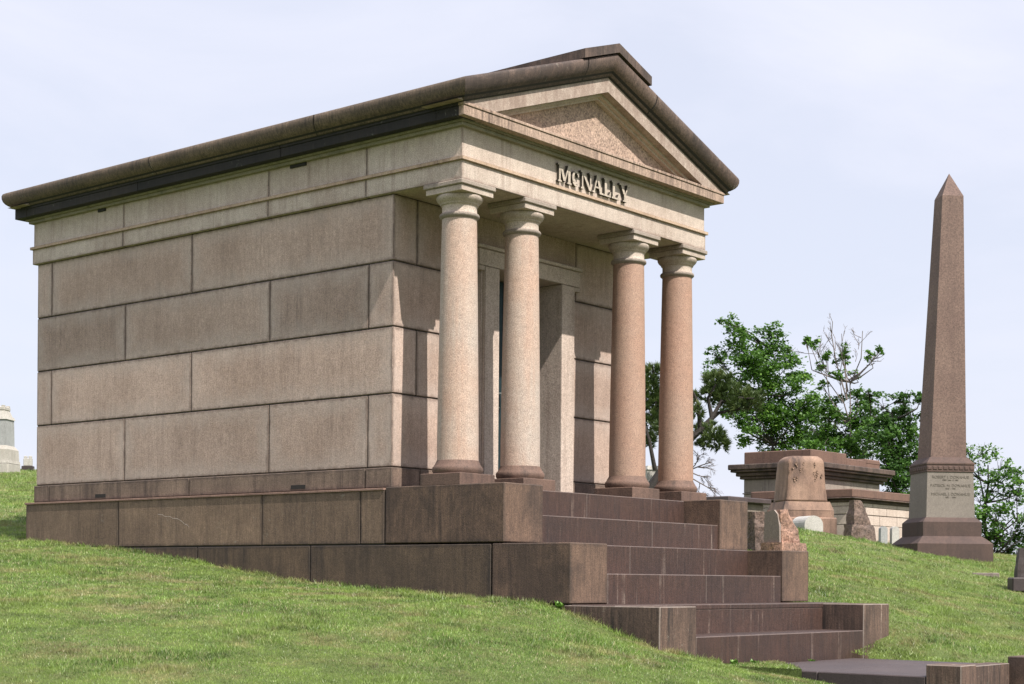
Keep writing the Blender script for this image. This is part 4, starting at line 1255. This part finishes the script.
B3 = [(868, 395, 9), (900, 415, 16), (918, 400, 8), (870, 455, 16), (885, 455, 18), (920, 470, 16), (882, 402, 14), (898, 400, 15), (912, 412, 14), (890, 420, 20), (905, 432, 20), (878, 440, 18), (892, 452, 24), (912, 455, 18), (880, 470, 18), (900, 480, 22), (915, 490, 18),
      (885, 490, 16), (930, 440, 14), (925, 470, 18), (872, 425, 12), (905, 505, 20), (890, 515, 18), (872, 500, 14)]
maple('maple_tree', B3, 62, 893, 500, 'dense green maple directly left of the obelisk', M['leaf2'], seed=8, trunk_top=at(893, 420, 62))
B4 = [(970, 545, 16), (985, 535, 18), (1000, 550, 16), (1018, 548, 16), (1030, 520, 16), (968, 528, 12), (1003, 495, 14), (972, 448, 10), (985, 452, 13), (1000, 465, 13), (978, 470, 14), (1012, 470, 9), (992, 485, 18), (975, 495, 15), (1012, 492, 14), (1028, 478, 12), (985, 515, 18), (1005, 512, 17), (1025, 505, 16),
      (975, 530, 16), (998, 535, 18), (1018, 530, 18), (960, 480, 14), (965, 510, 14), (1035, 530, 16), (985, 545, 14), (1010, 548, 14)]
maple('maple_tree', B4, 50, 990, 540, 'loose leafy tree right of the obelisk', M['leaf'], seed=12, leaf=.11, density=800, trunk_top=at(988, 465, 50), trunk_r=.1)

# pine behind the right columns
def pine():
    random.seed(21)
    d = 46.0; k = d / F
    base = at(640, 560, d); base.z = float(H(base.x, base.y)) - .2
    t = empty('pine_tree', tuple(base), 'dark crooked pine with clumped needles seen behind the right columns', 'tree')
    m = MB()
    tp = [base, at(642, 530, d), at(650, 490, d), at(668, 462, d), at(690, 440, d), at(712, 418, d), at(722, 400, d)]
    m.tube(tp, [.22, .20, .17, .13, .10, .07, .04], 8)
    limbs = [((690, 440), (700, 432), (712, 440)), ((668, 462), (660, 430), (655, 400)), ((668, 462), (680, 420), (688, 395)), ((700, 430), (720, 412), (745, 408)),
             ((712, 418), (708, 398), (715, 385)), ((655, 470), (648, 440), (640, 410)), ((722, 402), (738, 398), (752, 400)), ((660, 420), (655, 380), (652, 368)), ((700, 428), (698, 405), (690, 390))]
    for L in limbs: m.tube([at(*L[0], d), at(*L[1], d) + fwd * random.uniform(-.3, .3), at(*L[2], d) + fwd * random.uniform(-.4, .4)], [.07, .05, .025], 5)
    m.build('trunk', M['bark'], t)
    m = MB()
    def tw(p, dr, L, r, dep):
        q = p + dr * L
        m.tube([p, p.lerp(q, .5) + Vector((random.gauss(0, .03), random.gauss(0, .03), random.gauss(0, .03))), q], [r, r * .8, r * .5], 4)
        if dep:
            for i in range(4):
                nd = (dr + Vector((random.gauss(0, .5), random.gauss(0, .5), random.gauss(-.1, .4)))).normalized()
                tw(p.lerp(q, random.uniform(.3, 1)), nd, L * random.uniform(.35, .6), r * .55, dep - 1)
    for (u0, v0, u1, v1) in ((690, 470, 712, 462), (690, 472, 708, 478), (688, 476, 716, 492), (690, 470, 700, 455), (686, 480, 700, 496)):
        a, b = at(u0, v0, d), at(u1, v1, d); tw(a, (b - a).normalized(), (b - a).length, .022, 3)
    a = at(668, 462, d); m.tube([a, at(682, 470, d), at(690, 472, d)], [.05, .035, .025], 5)
    m.build('dead_twigs', M['deadwood'], t)
    m = MB()
    blobs = [(716, 384, 13), (727, 392, 13), (742, 398, 12), (753, 404, 9), (710, 394, 9), (735, 408, 8), (712, 437, 12), (722, 443, 8), (702, 430, 8), (655, 370, 10), (652, 385, 12), (656, 402, 12), (650, 420, 12),
             (662, 430, 9), (690, 396, 9), (684, 410, 10), (696, 412, 7), (640, 400, 12), (645, 440, 10), (675, 385, 12), (724, 378, 7), (760, 398, 6), (704, 443, 6), (680, 430, 8)]
    for (u, v, r) in blobs:
        q = at(u, v, d) + fwd * random.uniform(-.35, .35); r *= k
        nt_ = int(70 * (r / .3) ** 2)
        for i in range(nt_):
            dv = Vector((random.gauss(0, 1), random.gauss(0, 1), random.gauss(0, .8))).normalized()
            p = q + dv * r * random.random() ** .4
            ax = (dv + Vector((0, 0, .9)) + Vector((random.gauss(0, .3),) * 3)).normalized()
            ct = random.gauss(.45, .16) + .12 * dv.z
            for l in range(13):
                dd = (ax + Vector((random.gauss(0, .45), random.gauss(0, .45), random.gauss(0, .45)))).normalized()
                sd = dd.cross(Vector((random.random(), random.random(), random.random()))).normalized() * .017
                L = .19 * random.uniform(.7, 1.15)
                m.poly([p - sd, p + sd, p + dd * L], min(1, max(0, ct + random.gauss(0, .1))))
    m.build('crown', M['needle'], t)
pine()

# weeds at the foot of the lowest riser
random.seed(31)
def weed(x, y, r, n, label):
    z = float(H(x, y))
    m = MB()
    for i in range(n):
        a = random.random() * 6.28; L = r * random.uniform(.5, 1)
        p0 = Vector((x, y, z)); p1 = p0 + Vector((math.cos(a) * L * .7, math.sin(a) * L * .7, L * random.uniform(.4, 1.1)))
        s_ = Vector((-math.sin(a), math.cos(a), 0)) * r * .22
        mid = p0.lerp(p1, .6)
        m.poly([p0, mid - s_, p1, mid + s_], random.random())
    tag(m.build('weed', M['weed'], None), label, 'weed', 'weeds along the stair foot')
    return
weed(1.05, -2.44, .075, 46, 'bright green weed left of the pair at the foot of the lowest riser')
weed(1.38, -2.45, .09, 56, 'bigger bright green weed right of the pair at the foot of the lowest riser')
weed(2.5, -2.44, .07, 44, 'low spreading weed where the landing meets the lowest riser')
weed(-.10, -1.30, .08, 40, 'yellow green weed against the left side of the third stair block')
